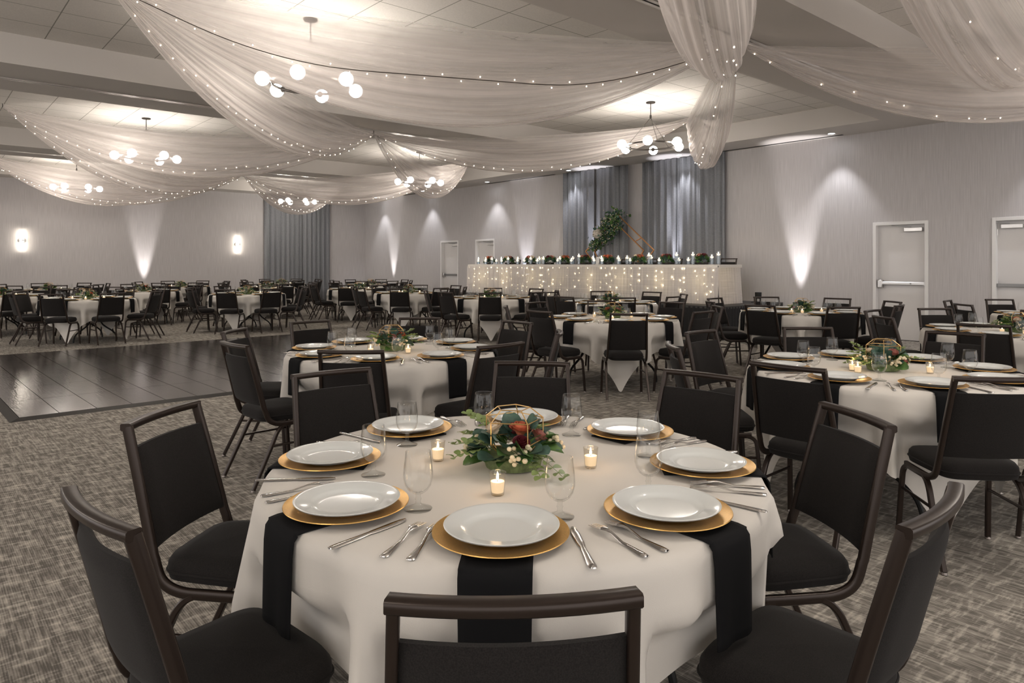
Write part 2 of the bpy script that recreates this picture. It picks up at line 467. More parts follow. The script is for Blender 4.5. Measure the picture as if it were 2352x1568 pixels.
# doors
def door(i, y0, y1, latch_hi, bar):
    """latch_hi: the latch case sits at the y1 end"""
    xd = XR + 0.09
    leaf = MB().box(xd, xd + 0.045, y0 + 0.045, y1 - 0.045, 0.012, DZ - 0.045).build('door_%d' % i, M['door'], smooth=False)
    struct(leaf)
    fr = MB()
    for a, b in ((y0 - 0.012, y0 + 0.045), (y1 - 0.045, y1 + 0.012)):
        fr.box(XR - 0.02, XR + 0.15, a, b, 0, DZ + 0.012)
    fr.box(XR - 0.02, XR + 0.15, y0 + 0.045, y1 - 0.045, DZ - 0.045, DZ + 0.012)
    fr.build('door_frame', M['white_paint'], leaf, smooth=False, bevel=0.004)
    MB().box(xd, xd + 0.05, y0 + 0.045, y1 - 0.045, 0.0, 0.012).build('threshold', M['black'], leaf, smooth=False)
    zb = 1.03
    pb = MB(); lo, hi = y0 + 0.07, y1 - 0.10
    if not latch_hi: lo, hi = y0 + 0.10, y1 - 0.07
    pb.sweep([(xd - 0.055, lo, zb), (xd - 0.055, hi, zb)], rrect(0.022, 0.028, 0.4))
    yy = lo if latch_hi else hi
    pb.box(xd - 0.07, xd, yy - 0.02, yy + 0.02, zb - 0.03, zb + 0.03)
    bar_o = pb.build('push_bar', M['steel'] if bar else M['bar_dark'], leaf)
    lc = MB(); ye = hi if latch_hi else lo
    lc.box(xd - 0.085, xd, ye - 0.045, ye + 0.045, zb - 0.085, zb + 0.06)
    lc.build('latch_case', M['steel'], bar_o, bevel=0.012)
    MB().lathe([(0.014, 0), (0.014, 0.004), (0.002, 0.006)], 12).xform(Matrix.Translation((xd - 0.079, y0 + 0.28, zb)) @ Matrix.Rotation(R(-90), 4, 'Y')).build('lock_cylinder', M['bar_dark'], bar_o)
    cl = MB(); cy0 = y0 + 0.10 if latch_hi else y1 - 0.40
    cl.box(xd - 0.06, xd, cy0, cy0 + 0.30, DZ - 0.17, DZ - 0.10)
    c = cl.build('door_closer', M['steel'], leaf, bevel=0.006)
    arm = MB().sweep([(xd - 0.04, cy0 + 0.18, DZ - 0.09), (xd - 0.10, cy0 + 0.34, DZ - 0.075), (xd - 0.05, cy0 + 0.5, DZ - 0.055)], rrect(0.012, 0.006))
    arm.build('closer_arm', M['bar_dark'], c)
    hg = MB()
    yh = y0 + 0.045 if latch_hi else y1 - 0.045
    for z in (0.25, 1.0, 1.85):
        hg.lathe([(0.008, 0), (0.008, 0.10)], 8, (xd - 0.006, yh, z))
    hg.build('hinge', M['steel'], leaf)
    return leaf
door(1, *DOORS[0], True, True)
door(2, *DOORS[1], False, False)
door(3, *DOORS[2], True, False)
door(4, *DOORS[3], True, False)

# ------------------------------------------------------------------ dance floor
# local frame: origin at the corner towards the viewer, x along its front edge
def dance_floor():
    L, W, e, h = 5.45, 5.49, 0.075, 0.022
    t = thing('dance_floor', 'dark laminate portable dance floor laid on the carpet', 'dance floor', (0.69, 7.44, 0), R(1.5))
    MB().box(e, L - e, e, W - e, 0.001, h).build('floor_panel', M['dance'], t, smooth=False)
    def ramp(p0, p1, inn):
        p0, p1, inn = Vector(p0), Vector(p1), Vector(inn)
        d = (p1 - p0).normalized() * e
        vs = []
        for p, q in ((p0, p0 + d), (p1, p1 - d)):
            vs += [p + Vector((0, 0, 0.001)), q + inn * e + Vector((0, 0, h)), q + inn * e + Vector((0, 0, 0.001))]
        m = MB(); m.add(vs, [(0, 3, 4, 1), (0, 1, 2), (3, 5, 4), (1, 4, 5, 2), (0, 2, 5, 3)])
        m.build('edge_ramp', M['dance_edge'], t, smooth=False)
    ramp((0, 0, 0), (L, 0, 0), (0, 1, 0)); ramp((L, 0, 0), (L, W, 0), (-1, 0, 0))
    ramp((L, W, 0), (0, W, 0), (0, -1, 0)); ramp((0, W, 0), (0, 0, 0), (1, 0, 0))
    return t
dance_floor()

# ------------------------------------------------------------------ chair
def make_chair():
    t = thing('banquet_chair', 'x', 'chair')
    # seat cushion: rounded trapezoid, domed
    def seat_fn(u, v):
        a = v * 2 * PI
        lay = [(0.0, 0.395), (0.86, 0.395), (0.97, 0.405), (1.0, 0.43), (0.985, 0.455), (0.93, 0.470), (0.70, 0.480), (0.35, 0.486), (0.0, 0.488)]
        k, z = lay[int(round(u * 8))]
        n = 0.36
        cx = math.copysign(abs(math.cos(a)) ** n, math.cos(a)); sy = math.copysign(abs(math.sin(a)) ** n, math.sin(a))
        wd = 0.190 + 0.016 * sy
        return (cx * wd * k, sy * 0.180 * k - 0.010, z)
    MB().grid(seat_fn, 8, 40, uv=False).build('seat', M['fabric'], t, angle=60)
    MB().sweep([seat_fn(3 / 8, k / 40) for k in range(40)], circ(0.004, 6), closed=True).build('seat_piping', M['fabric'], t.children[0] if t.children else None)
    # back line: function of height -> y ; slight bow across
    def by(z): return -0.182 - 0.108 * ((z - 0.47) / 0.42) ** 1.05 if z > 0.47 else -0.182
    def bow(s): return -0.022 * (1 - s * s)
    # back frame: one bent tube with the curved top rail
    hw = 0.180
    path = []
    path += bez([(-0.202, 0.13, 0.383), (-0.202, 0.0, 0.383), (-0.202, -0.10, 0.388), (-0.201, -0.158, 0.42), (-0.199, -0.185, 0.49)], 5)[:-1]
    path += [(-0.199 + (0.199 - hw) * k / 6, by(0.49 + 0.385 * k / 6), 0.49 + 0.385 * k / 6) for k in range(7)]
    left = path; right = [(-x, y, z) for x, y, z in path]
    fr = MB()
    fr.sweep(left, rrect(0.0095, 0.0155, 0.35), up=(0, 1, 0.2))
    fr.sweep(right, rrect(0.0095, 0.0155, 0.35), up=(0, 1, 0.2))
    top = []
    for k in range(13):
        s = -1 + 2 * k / 12
        top.append((s * (hw + 0.0095), by(0.875) + bow(s), 0.876))
    fr.sweep(top, rrect(0.0165, 0.0115, 0.35))
    fr.build('back_frame', M['bronze'], t, angle=50)
    # upholstered back panel
    def panel(u, v):
        z = 0.505 + (0.812 - 0.505) * (0.5 - 0.5 * math.cos(PI * u)) if False else 0.505 + 0.307 * u
        return z
    pb = MB(); nu, nv = 14, 12; side = {}
    def pt(i, j, f):
        u = i / nu; s = -1 + 2 * j / nv
        z = 0.508 + 0.302 * u
        wv = 0.189 - (0.199 - hw) * (z - 0.49) / 0.385
        edge = min(1, min(u, 1 - u) * nu / 1.6, (1 - abs(s)) * nv / 2 / 1.2)
        th = 0.006 + 0.013 * (edge ** 0.5)
        return (s * wv, by(z) + bow(s) + 0.002 + f * th, z)
    for f in (1, -1):
        o = len(pb.v)
        for i in range(nu + 1):
            for j in range(nv + 1): pb.v.append(pt(i, j, f))
        for i in range(nu):
            for j in range(nv):
                a = o + i * (nv + 1) + j
                q = (a, a + 1, a + nv + 2, a + nv + 1)
                pb.f.append(q if f < 0 else q[::-1]); pb.m.append(0)
    n1 = (nu + 1) * (nv + 1)
    ring = [i * (nv + 1) for i in range(nu + 1)] + [nu * (nv + 1) + j for j in range(1, nv + 1)] + [i * (nv + 1) + nv for i in range(nu - 1, -1, -1)] + [j for j in range(nv - 1, 0, -1)]
    for k in range(len(ring)):
        a, b = ring[k], ring[(k + 1) % len(ring)]
        pb.f.append((a, b, b + n1, a + n1)); pb.m.append(0)
    pb.build('backrest', M['fabric'], t, angle=70)
    # legs
    for sx in (-1, 1):
        p = bez([(sx * 0.197, 0.02, 0.384), (sx * 0.199, 0.10, 0.380), (sx * 0.202, 0.152, 0.352), (sx * 0.206, 0.166, 0.27), (sx * 0.214, 0.186, 0.012)], 5)
        m = MB(); m.sweep(p, rrect(0.0105, 0.0125, 0.4), up=(1, 0, 0)); m.lathe([(0.012, 0), (0.015, 0.004), (0.012, 0.014)], 10, (sx * 0.214, 0.186, 0), 1)
        m.build('leg', [M['bronze'], M['glide']], t)
        p = bez([(sx * 0.197, 0.02, 0.384), (sx * 0.199, -0.05, 0.378), (sx * 0.202, -0.10, 0.34), (sx * 0.206, -0.145, 0.25), (sx * 0.214, -0.262, 0.012)], 5)
        m = MB(); m.sweep(p, rrect(0.0105, 0.0125, 0.4), up=(1, 0, 0)); m.lathe([(0.012, 0), (0.015, 0.004), (0.012, 0.014)], 10, (sx * 0.214, -0.264, 0), 1)
        m.build('leg', [M['bronze'], M['glide']], t)
        MB().sweep([(sx * 0.206, 0.168, 0.255), (sx * 0.206, -0.142, 0.255)], circ(0.0075, 8)).build('stretcher', M['bronze'], t)
    return t
CHAIR = Proto(make_chair)

# ------------------------------------------------------------------ folding table, cloth
TZ = 0.742
def make_table():
    t = thing('round_table', 'x', 'table')
    MB().lathe([(0.742, 0.712), (0.752, 0.716), (0.752, 0.730), (0.744, 0.734)], 48).build('table_top', M['ply'], t)
    for sx in (-1, 1):
        for sy in (-1, 1):
            p = bez([(sx * 0.36, sy * 0.05, 0.705), (sx * 0.36, sy * 0.07, 0.45), (sx * 0.36, sy * 0.12, 0.30), (sx * 0.37, sy * 0.29, 0.16), (sx * 0.37, sy * 0.34, 0.07), (sx * 0.37, sy * 0.345, 0.004)], 5)
            MB().sweep(p, circ(0.0135, 8), up=(1, 0, 0)).build('leg', M['leg_black'], t)
    return t
TABLE = Proto(make_table)

def cloth_mesh(seed):
    rnd = random.Random(seed)
    ph = [rnd.uniform(0, 2 * PI) for _ in range(8)]
    half, rt = 1.075, 0.757
    nt, nr = 240, 22
    mb = MB()
    def fn(u, v):
        th = v * 2 * PI
        L = half / max(abs(math.cos(th)), abs(math.sin(th))) - rt
        rows_top = 7
        i = int(round(u * nr))
        if i <= rows_top:
            r = rt * (i / rows_top) * 0.992
            return (r * math.cos(th), r * math.sin(th), TZ)
        h = (i - rows_top) / (nr - rows_top) * L
        # folds keep clear of the eight places, swell between them and towards the hem
        k = abs(((th / (PI / 4)) + 0.5) % 1 - 0.5) * 2       # 0 at a place, 1 between places
        env = min(1, max(0, (k - 0.22) / 0.35)); env = env * env * (3 - 2 * env)
        fold = 0.55 * math.sin(8 * th + ph[0]) + 0.6 * math.sin(15 * th + ph[1]) + 0.35 * math.sin(25 * th + ph[2])
        corner = abs(abs(math.cos(2 * th))) < 0.45
        c = max(0.0, 1 - abs(math.cos(2 * th)) / 0.5)
        d = min(1, h / 0.30)
        rr = rt + 0.008 * min(1, h / 0.02) + env * d * (0.048 * fold + 0.022) + c * c * max(0, h - 0.32) * (-0.10 + 0.10 * math.sin(20 * th + ph[3]))
        sd = min(1, max(0, (0.93 - k) / 0.17)); sd = sd * sd * (3 - 2 * sd)     # a seat stands here
        zz = min(1, max(0, (0.62 - (TZ - h)) / 0.12)); zz = zz * zz * (3 - 2 * zz)
        rr = rr * (1 - sd * zz) + min(rr, 0.672) * sd * zz
        z = TZ - h
        b = 0.018
        if h < b:
            z = TZ - b + b * math.cos(h / b * PI / 2) - 0 if False else TZ - h * h / (2 * b)
            rr = rt - 0.006 + 0.012 * (h / b)
        if z < 0.012:
            rr += (0.012 - z) * 0.9; z = 0.012
        return (rr * math.cos(th), rr * math.sin(th), z)
    mb.grid(fn, nr, nt, uv=False)
    o = mb.build('tablecloth', M['cloth'], angle=180)
    return o
CLOTHS = [None, None, None]

# ------------------------------------------------------------------ tableware
def make_charger():
    m = MB().lathe([(0.001, 0.002), (0.085, 0.002), (0.100, 0.004), (0.112, 0.009), (0.150, 0.0125), (0.159, 0.015), (0.160, 0.013), (0.150, 0.009), (0.11, 0.0035), (0.095, 0.0), (0.001, 0.0)], 56, cap=False)
    return m.build('charger_plate', M['charger'], angle=60)
CHARGER = Proto(make_charger)
def make_plate():
    prof = [(0.001, 0.0065), (0.070, 0.0065), (0.083, 0.0075), (0.090, 0.0125), (0.097, 0.0165), (0.128, 0.0215), (0.134, 0.0235), (0.1355, 0.0225), (0.133, 0.019), (0.098, 0.0125), (0.088, 0.004), (0.080, 0.0), (0.072, 0.0), (0.070, 0.002), (0.001, 0.002)]
    return MB().lathe(prof, 56, cap=False).build('dinner_plate', M['plate'], angle=60)
PLATE = Proto(make_plate)
def make_glass():
    t = thing('water_goblet', 'x', 'glass')
    bowl = [(0.006, 0.040), (0.016, 0.0435), (0.026, 0.051), (0.034, 0.063), (0.0385, 0.080), (0.0385, 0.095), (0.0365, 0.118), (0.0335, 0.142), (0.0325, 0.1505), (0.0317, 0.1512), (0.0312, 0.150), (0.0323, 0.141), (0.0352, 0.117), (0.0371, 0.095), (0.0370, 0.081), (0.0325, 0.065), (0.0245, 0.0535), (0.014, 0.0465), (0.002, 0.045)]
    MB().lathe(bowl, 28, cap=False).build('bowl', M['glass'], t, angle=80)
    stem = [(0.036, 0.0), (0.0365, 0.002), (0.030, 0.0045), (0.016, 0.009), (0.0075, 0.015), (0.0062, 0.022), (0.0085, 0.027), (0.0062, 0.033), (0.0075, 0.0405)]
    MB().lathe(stem, 24).build('stem', M['glass_solid'], t, angle=80)
    return t
GLASS = Proto(make_glass)
def flat_cutlery(outline, zf, th=0.003):
    """outline: list of (y, halfwidth); lies along +y"""
    m = MB(); vs = []
    for y, hw in outline:
        z = zf(y)
        vs += [(-hw, y, z), (-hw * 0.6, y, z + th), (hw * 0.6, y, z + th), (hw, y, z), (0, y, z - th * 0.3)]
    n = len(outline); fs = []
    for i in range(n - 1):
        a = i * 5; b = a + 5
        for k in range(5): fs.append((a + k, a + (k + 1) % 5, b + (k + 1) % 5, b + k))
    fs.append((4, 3, 2, 1, 0)); fs.append(tuple((n - 1) * 5 + k for k in range(5)))
    m.add(vs, fs); return m
def make_fork():
    zf = lambda y: 0.0015 + (0.010 * math.sin((y + 0.02) / 0.12 * PI) if -0.02 < y < 0.10 else 0.0)
    m = flat_cutlery([(-0.105, 0.004), (-0.103, 0.009), (-0.09, 0.0105), (-0.06, 0.0075), (-0.02, 0.004), (0.02, 0.0032), (0.035, 0.006), (0.045, 0.011), (0.055, 0.0125)], zf)
    for k in range(4):
        x = -0.0100 + 0.00667 * k
        m.sweep([(x, 0.052, zf(0.052) + 0.001), (x, 0.075, zf(0.075)), (x * 1.02, 0.100, zf(0.099) + 0.003)], rrect(0.0018, 0.0012), scale=(1.2, 1, 0.6))
    return m.build('dinner_fork', M['cutlery'], angle=60)
FORK = Proto(make_fork)
def make_knife():
    zf = lambda y: 0.0012
    m = flat_cutlery([(-0.12, 0.004), (-0.117, 0.0085), (-0.10, 0.010), (-0.06, 0.0085), (-0.005, 0.0058), (0.0, 0.0075), (0.02, 0.0095), (0.07, 0.0105), (0.095, 0.009), (0.110, 0.0035)], zf)
    return m.build('table_knife', M['cutlery'], angle=50)
KNIFE = Proto(make_knife)
def make_napkin():
    """black strip: from under the charger over the table edge"""
    path = [(0.46, TZ + 0.004), (0.60, TZ + 0.004), (0.74, TZ + 0.004), (0.762, TZ + 0.001), (0.774, TZ - 0.014), (0.778, TZ - 0.05), (0.780, TZ - 0.13), (0.781, TZ - 0.18), (0.782, TZ - 0.240)]
    m = MB(); hw = 0.078; n = len(path); nv = 10
    def fn(u, v):
        i = min(int(u * (n - 1)), n - 2); f = u * (n - 1) - i
        r = path[i][0] * (1 - f) + path[i + 1][0] * f; z = path[i][1] * (1 - f) + path[i + 1][1] * f
        s = -1 + 2 * v
        rip = 0.004 * math.sin(v * 9) * max(0, (TZ - z) / 0.26)
        # hang the sides a little closer in, following the round edge
        rr = r - (0.5 * (s * hw) ** 2 / 0.76 if z < TZ else 0.0)
        return (s * hw * (1 - 0.06 * max(0, (TZ - z) / 0.26)), rr + rip, z)
    m.grid(fn, 24, nv, uv=False)
    o = m.build('napkin', M['napkin'], angle=180)
    s = o.modifiers.new('solid', 'SOLIDIFY'); s.thickness = 0.004; s.offset = 0
    return o
NAPKIN = Proto(make_napkin)
def flame_prof(h, r):
    return [(r * 0.25, 0), (r * 0.8, h * 0.15), (r, h * 0.32), (r * 0.75, h * 0.6), (r * 0.3, h * 0.85), (r * 0.05, h)]
def make_votive():
    t = thing('votive_candle', 'x', 'candle')
    cup = [(0.0005, 0.0), (0.0165, 0.0), (0.0185, 0.002), (0.0235, 0.060), (0.0240, 0.0635), (0.0228, 0.0635), (0.0218, 0.058), (0.0173, 0.008), (0.0005, 0.007)]
    MB().lathe(cup, 24, cap=False).build('votive_cup', M['votive_glass'], t, angle=70)
    wx = MB().lathe([(0.0165, 0.008), (0.0198, 0.036), (0.0190, 0.038), (0.004, 0.0365)], 20).build('wax', M['wax'], t)
    MB().sweep([(0, 0, 0.0365), (0.0006, 0, 0.044)], circ(0.0009, 6)).build('wick', M['wire'], wx)
    MB().lathe(flame_prof(0.017, 0.0036), 10, (0, 0, 0.0415)).build('flame', M['flame'], t)
    return t
VOTIVE = Proto(make_votive)

# ------------------------------------------------------------------ flowers
def leaf(mb, base, d, up, ln, wd, mi=0, round_=True):
    d = Vector(d).normalized(); up = Vector(up)
    side = d.cross(up)
    if side.length < 1e-3: side = d.cross(Vector((1, 0, 0)))
    side.normalize(); nrm = side.cross(d)
    P = Vector(base); vs = []
    rows = [(0.0, 0.02), (0.12, 0.55), (0.32, 0.92), (0.55, 1.0), (0.78, 0.80), (0.94, 0.42), (1.0, 0.03)] if round_ else [(0.0, 0.03), (0.2, 0.5), (0.4, 0.9), (0.6, 0.8), (0.8, 0.5), (1.0, 0.02)]
    for t, wv in rows:
        c = P + d * ln * t + nrm * ln * (0.10 * math.sin(t * PI))
        vs += [c - side * wd * wv + nrm * wd * 0.22 * wv, c, c + side * wd * wv + nrm * wd * 0.22 * wv]
    fs = []
    for i in range(len(rows) - 1):
        a = i * 3; fs += [(a, a + 1, a + 4, a + 3), (a + 1, a + 2, a + 5, a + 4)]
    mb.add(vs, fs, mi)
def rdir(rnd, lo, hi):
    a = rnd.uniform(0, 2 * PI); e = R(rnd.uniform(lo, hi))
    return Vector((math.cos(a) * math.cos(e), math.sin(a) * math.cos(e), math.sin(e)))
def rose(name, m, parent, c, r, axis=(0, 0, 1), seed=1, simple=False):
    rnd = random.Random(seed); mb = MB()
    rot = Vector((0, 0, 1)).rotation_difference(Vector(axis).normalized()).to_matrix()
    layers = [(0.25, 3, 0.95, 80), (0.45, 4, 0.95, 62), (0.68, 5, 0.85, 42), (0.88, 6, 0.70, 20), (1.0, 6, 0.5, 2)]
    if simple: layers = layers[1:4]
    for q, n, h, tilt in layers:
        off = rnd.uniform(0, 6)
        for k in range(n):
            a0 = off + 2 * PI * k / n; wdt = 2 * PI / n * 0.72
            def fn(u, v):
                a = a0 + (v - 0.5) * 2 * wdt * (0.55 + 0.45 * u)
                e = u
                rr = r * q * (0.35 + 0.65 * math.sin(e * PI / 2) * (1.12 if tilt < 30 and e > 0.8 else 1.0))
                z = r * h * (e ** 1.1) * (0.85 + 0.15 * math.cos((v - 0.5) * PI)) - (0.10 * r if tilt < 30 and e > 0.9 else 0)
                return Vector(c) + rot @ Vector((rr * math.cos(a), rr * math.sin(a), z - 0.25 * r))
            mb.grid(fn, 4, 4, uv=False)
    mb.sphere(Vector(c) - rot @ Vector((0, 0, 0.1 * r)), r * 0.5, 8)
    return mb.build(name, m, parent, angle=180)
def sprig(mb, base, d, ln, n, ls, rnd, mi=0, stem_mi=0):
    d = Vector(d).normalized()
    pts = [Vector(base) + d * ln * k / 5 + Vector((0, 0, -0.22 * ln * (k / 5) ** 2)) for k in range(6)]
    mb.sweep(pts, circ(0.0010, 4), mi=stem_mi)
    for k in range(n):
        t = 0.25 + 0.75 * k / max(1, n - 1); i = min(int(t * 5), 4)
        p = pts[i].lerp(pts[i + 1], t * 5 - i)
        for sg in (-1, 1):
            sd = d.cross(Vector((0, 0, 1))).normalized() * sg + d * 0.5 + Vector((0, 0, rnd.uniform(-0.2, 0.5)))
            leaf(mb, p, sd, Vector((0, 0, 1)) + rdir(rnd, -30, 30) * 0.5, ls * rnd.uniform(0.8, 1.2), ls * 0.42, mi)
def make_centerpiece(seed, roses, big):
    def mk():
        rnd = random.Random(seed)
        t = thing('floral_centerpiece', 'x', 'flower arrangement'); t.scale = (1.2, 1.2, 1.12)
        MB().lathe([(0.060, 0.0), (0.072, 0.004), (0.080, 0.040), (0.074, 0.042), (0.01, 0.038)], 24).build('moss_dish', M['moss'], t)
        # broad eucalyptus leaves
        a = MB()
        for k in range(big):
            d = rdir(rnd, -12, 62); p = Vector((d.x * 0.075, d.y * 0.075, 0.05 + 0.035 * max(0, d.z) + rnd.uniform(-0.02, 0.02)))
            s = rnd.uniform(0.040, 0.062)
            leaf(a, p, d + Vector((0, 0, 0.15)), rdir(rnd, 20, 90), s, s * rnd.uniform(0.40, 0.52))
        a.build('eucalyptus_leaves', M['leaf_blue'], t, angle=180)
        b = MB()
        for k in range(int(big * 0.8)):
            d = rdir(rnd, -25, 45); p = Vector((d.x * 0.07, d.y * 0.07, 0.045 + rnd.uniform(-0.02, 0.03)))
            s = rnd.uniform(0.045, 0.075)
            leaf(b, p, d, rdir(rnd, 20, 90), s, s * rnd.uniform(0.28, 0.45), 0, rnd.random() < 0.6)
        b.build('green_leaves', M['leaf_green'], t, angle=180)
        c = MB()
        for k in range(11):
            d = rdir(rnd, -8, 40)
            sprig(c, (d.x * 0.06, d.y * 0.06, 0.055 + 0.03 * max(0, d.z)), d, rnd.uniform(0.10, 0.135), 6, 0.021, rnd)
        c.build('pale_foliage', M['leaf_lime'], t, angle=180)
        for k, (mt, r, p) in enumerate(roses):
            rose('rose', M[mt], t, p, r, Vector((p[0], p[1], 0.10)), seed + k)
        for k in range(4):
            q = MB(); ang = seed + k * PI / 2 + 0.5
            for j in range(16):
                rr = rnd.uniform(0.085, 0.135) ; aa = ang + rnd.uniform(-0.30, 0.30)
                p = (rr * math.cos(aa), rr * math.sin(aa), 0.05 + rnd.uniform(-0.01, 0.035))
                q.sphere(p, rnd.uniform(0.0055, 0.0075), 8)
                q.sweep([(0.06 * math.cos(ang), 0.06 * math.sin(ang), 0.05), p], circ(0.0006, 4))
            q.build('berry_spray', M['berry'], t)
        f = MB(); r1, r2 = 0.045, 0.080
        A = [(r1 * math.cos(2 * PI * k / 5), r1 * math.sin(2 * PI * k / 5), 0.165) for k in range(5)]
        B = [(r2 * math.cos(2 * PI * (k + 0.0) / 5), r2 * math.sin(2 * PI * (k + 0.0) / 5), 0.135) for k in range(5)]
        D = [(r2 * math.cos(2 * PI * k / 5), r2 * math.sin(2 * PI * k / 5), 0.075) for k in range(5)]
        E_ = [(0.04 * math.cos(2 * PI * k / 5), 0.04 * math.sin(2 * PI * k / 5), 0.035) for k in range(5)]
        for k in range(5):
            j = (k + 1) % 5
            for p, q in ((A[k], A[j]), (A[k], B[k]), (B[k], B[j]), (B[k], D[k]), (D[k], D[j]), (D[k], E_[k])):
                f.sweep([p, q], circ(0.0016, 5), up=(0.3, 0.2, 1))
        f.build('geometric_wire_frame', M['gold_wire'], t)
        return t
    return mk
CP_A = Proto(make_centerpiece(3, [('rose_coral', 0.030, (0.0, -0.02, 0.105)), ('rose_wine', 0.026, (0.055, 0.005, 0.092)), ('rose_pink', 0.026, (0.03, -0.065, 0.080)), ('rose_cream', 0.026, (-0.01, 0.05, 0.105)), ('rose_wine', 0.022, (-0.06, -0.03, 0.085))], 40))
CP_B = Proto(make_centerpiece(11, [('rose_coral', 0.025, (-0.06, 0.03, 0.105)), ('rose_pink', 0.030, (-0.01, -0.06, 0.095)), ('rose_cream', 0.026, (0.03, 0.0, 0.115)), ('rose_coral', 0.022, (0.075, 0.02, 0.10)), ('rose_pink', 0.022, (0.0, 0.07, 0.095))], 36))
CP_C = Proto(make_centerpiece(23, [('rose_pink', 0.026, (-0.05, -0.02, 0.10)), ('rose_wine', 0.024, (0.075, -0.02, 0.075)), ('rose_cream', 0.024, (0.03, 0.05, 0.10)), ('rose_pink', 0.022, (-0.08, -0.05, 0.06))], 38))

# ------------------------------------------------------------------ lay the tables
# how a chair shows itself to the viewer, by its turn around the table from the side towards the viewer
SEAT = {0: 'back-turned chair', 45: 'left-turned back-view chair', 90: 'left-facing profile chair', 135: 'left-turned front-view chair',
        180: 'viewer-facing chair', 225: 'right-turned front-view chair', 270: 'right-facing profile chair', 315: 'right-turned back-view chair'}
def seat_name(tx, ty, ang):
    rel = ang - (math.degrees(math.atan2(ty, tx)) + 180)
    return SEAT[(int(math.floor(rel / 45 + 0.5)) * 45) % 360]
# name in labels, x, y, rot, seats present, cutlery, centrepiece, its turn, votives (angle, radius)
ALL = [0, 45, 90, 135, 180, 225, 270, 315]
TABLES = [
 ('the front table', 1.455, 1.665, 1, ALL, 1, CP_A, 40, [(-140, .286), (127, .25), (-47, .243)]),
 ('the table beside the dance floor', 2.73, 4.48, 2, ALL, 1, CP_B, 150, [(-95, .24), (-160, .25), (30, .2)]),
 ('the front table towards the doors', 4.44, 1.71, 0, ALL, 1, CP_C, 60, [(170, .24), (150, .20), (-75, .25)]),
 ('the middle table before the stage', 6.25, 5.39, 3, ALL, 1, CP_B, 20, [(-140, .25), (100, .25), (-20, .25)]),
 ('the table up against the stage', 8.75, 7.60, 5, ALL, 1, CP_A, 200, [(-130, .25), (110, .25), (0, .25)]),
 ('the table beside the exit door', 8.95, 4.46, 4, ALL, 1, CP_C, 300, [(-150, .25), (180, .25), (-60, .25)]),
 ('the cropped table before the doors', 7.85, 1.84, 2, [45, 90, 135, 180, 225, 0], 1, CP_A, 100, [(-150, .25), (170, .25), (-40, .25)]),
 ('the cropped table behind, at the doors', 10.75, 2.0, 2, [45, 90, 135, 180], 0, CP_B, 0, [(160, .25)]),
 ("the table off the stage's far end", 8.32, 10.15, 5, ALL, 0, CP_A, 120, [(-60, .22), (120, .25), (200, .25)]),
 ('the table before the corner uplight', 8.35, 13.02, 1, ALL, 0, CP_B, 70, [(-60, .25), (120, .25), (200, .25)]),
 ('the table facing the room corner', 8.60, 15.75, 1, ALL, 0, CP_C, 10, [(-20, .25), (120, .25), (200, .25)]),
 ('the hindmost table in the room corner', 10.74, 18.89, 2, ALL, 0, CP_A, 30, [(-60, .25), (180, .25)]),
 ('the first table before the far curtain', 5.47, 14.79, 3, ALL, 0, CP_C, 210, [(-25, .25), (165, .25), (60, .25)]),
 ('the second table before the far curtain', 7.17, 18.02, 3, ALL, 0, CP_A, 250, [(-25, .25), (165, .25)]),
 ('the hindmost table at the far curtain', 8.97, 21.36, 2, ALL, 0, CP_B, 330, [(-25, .25)]),
 ('the table just across the dance floor', 2.52, 14.6, 7, ALL, 0, CP_B, 280, [(-25, .25), (165, .25), (250, .25)]),
 ('the cropped table across the dance floor', 1.45, 17.04, 4, [0, 45, 90, 270, 315, 225], 0, CP_C, 40, [(-25, .25), (250, .25)]),
 ('the table before the far-wall uplight', 4.24, 17.92, 3, ALL, 0, CP_A, 80, [(-25, .25), (165, .25)]),
 ('the table under the first wall sconce', 2.68, 20.3, 2, ALL, 0, CP_A, 170, [(-25, .25)]),
 ('the hindmost table at the far uplight', 5.82, 20.7, 2, ALL, 0, CP_C, 190, [(165, .25)]),
]
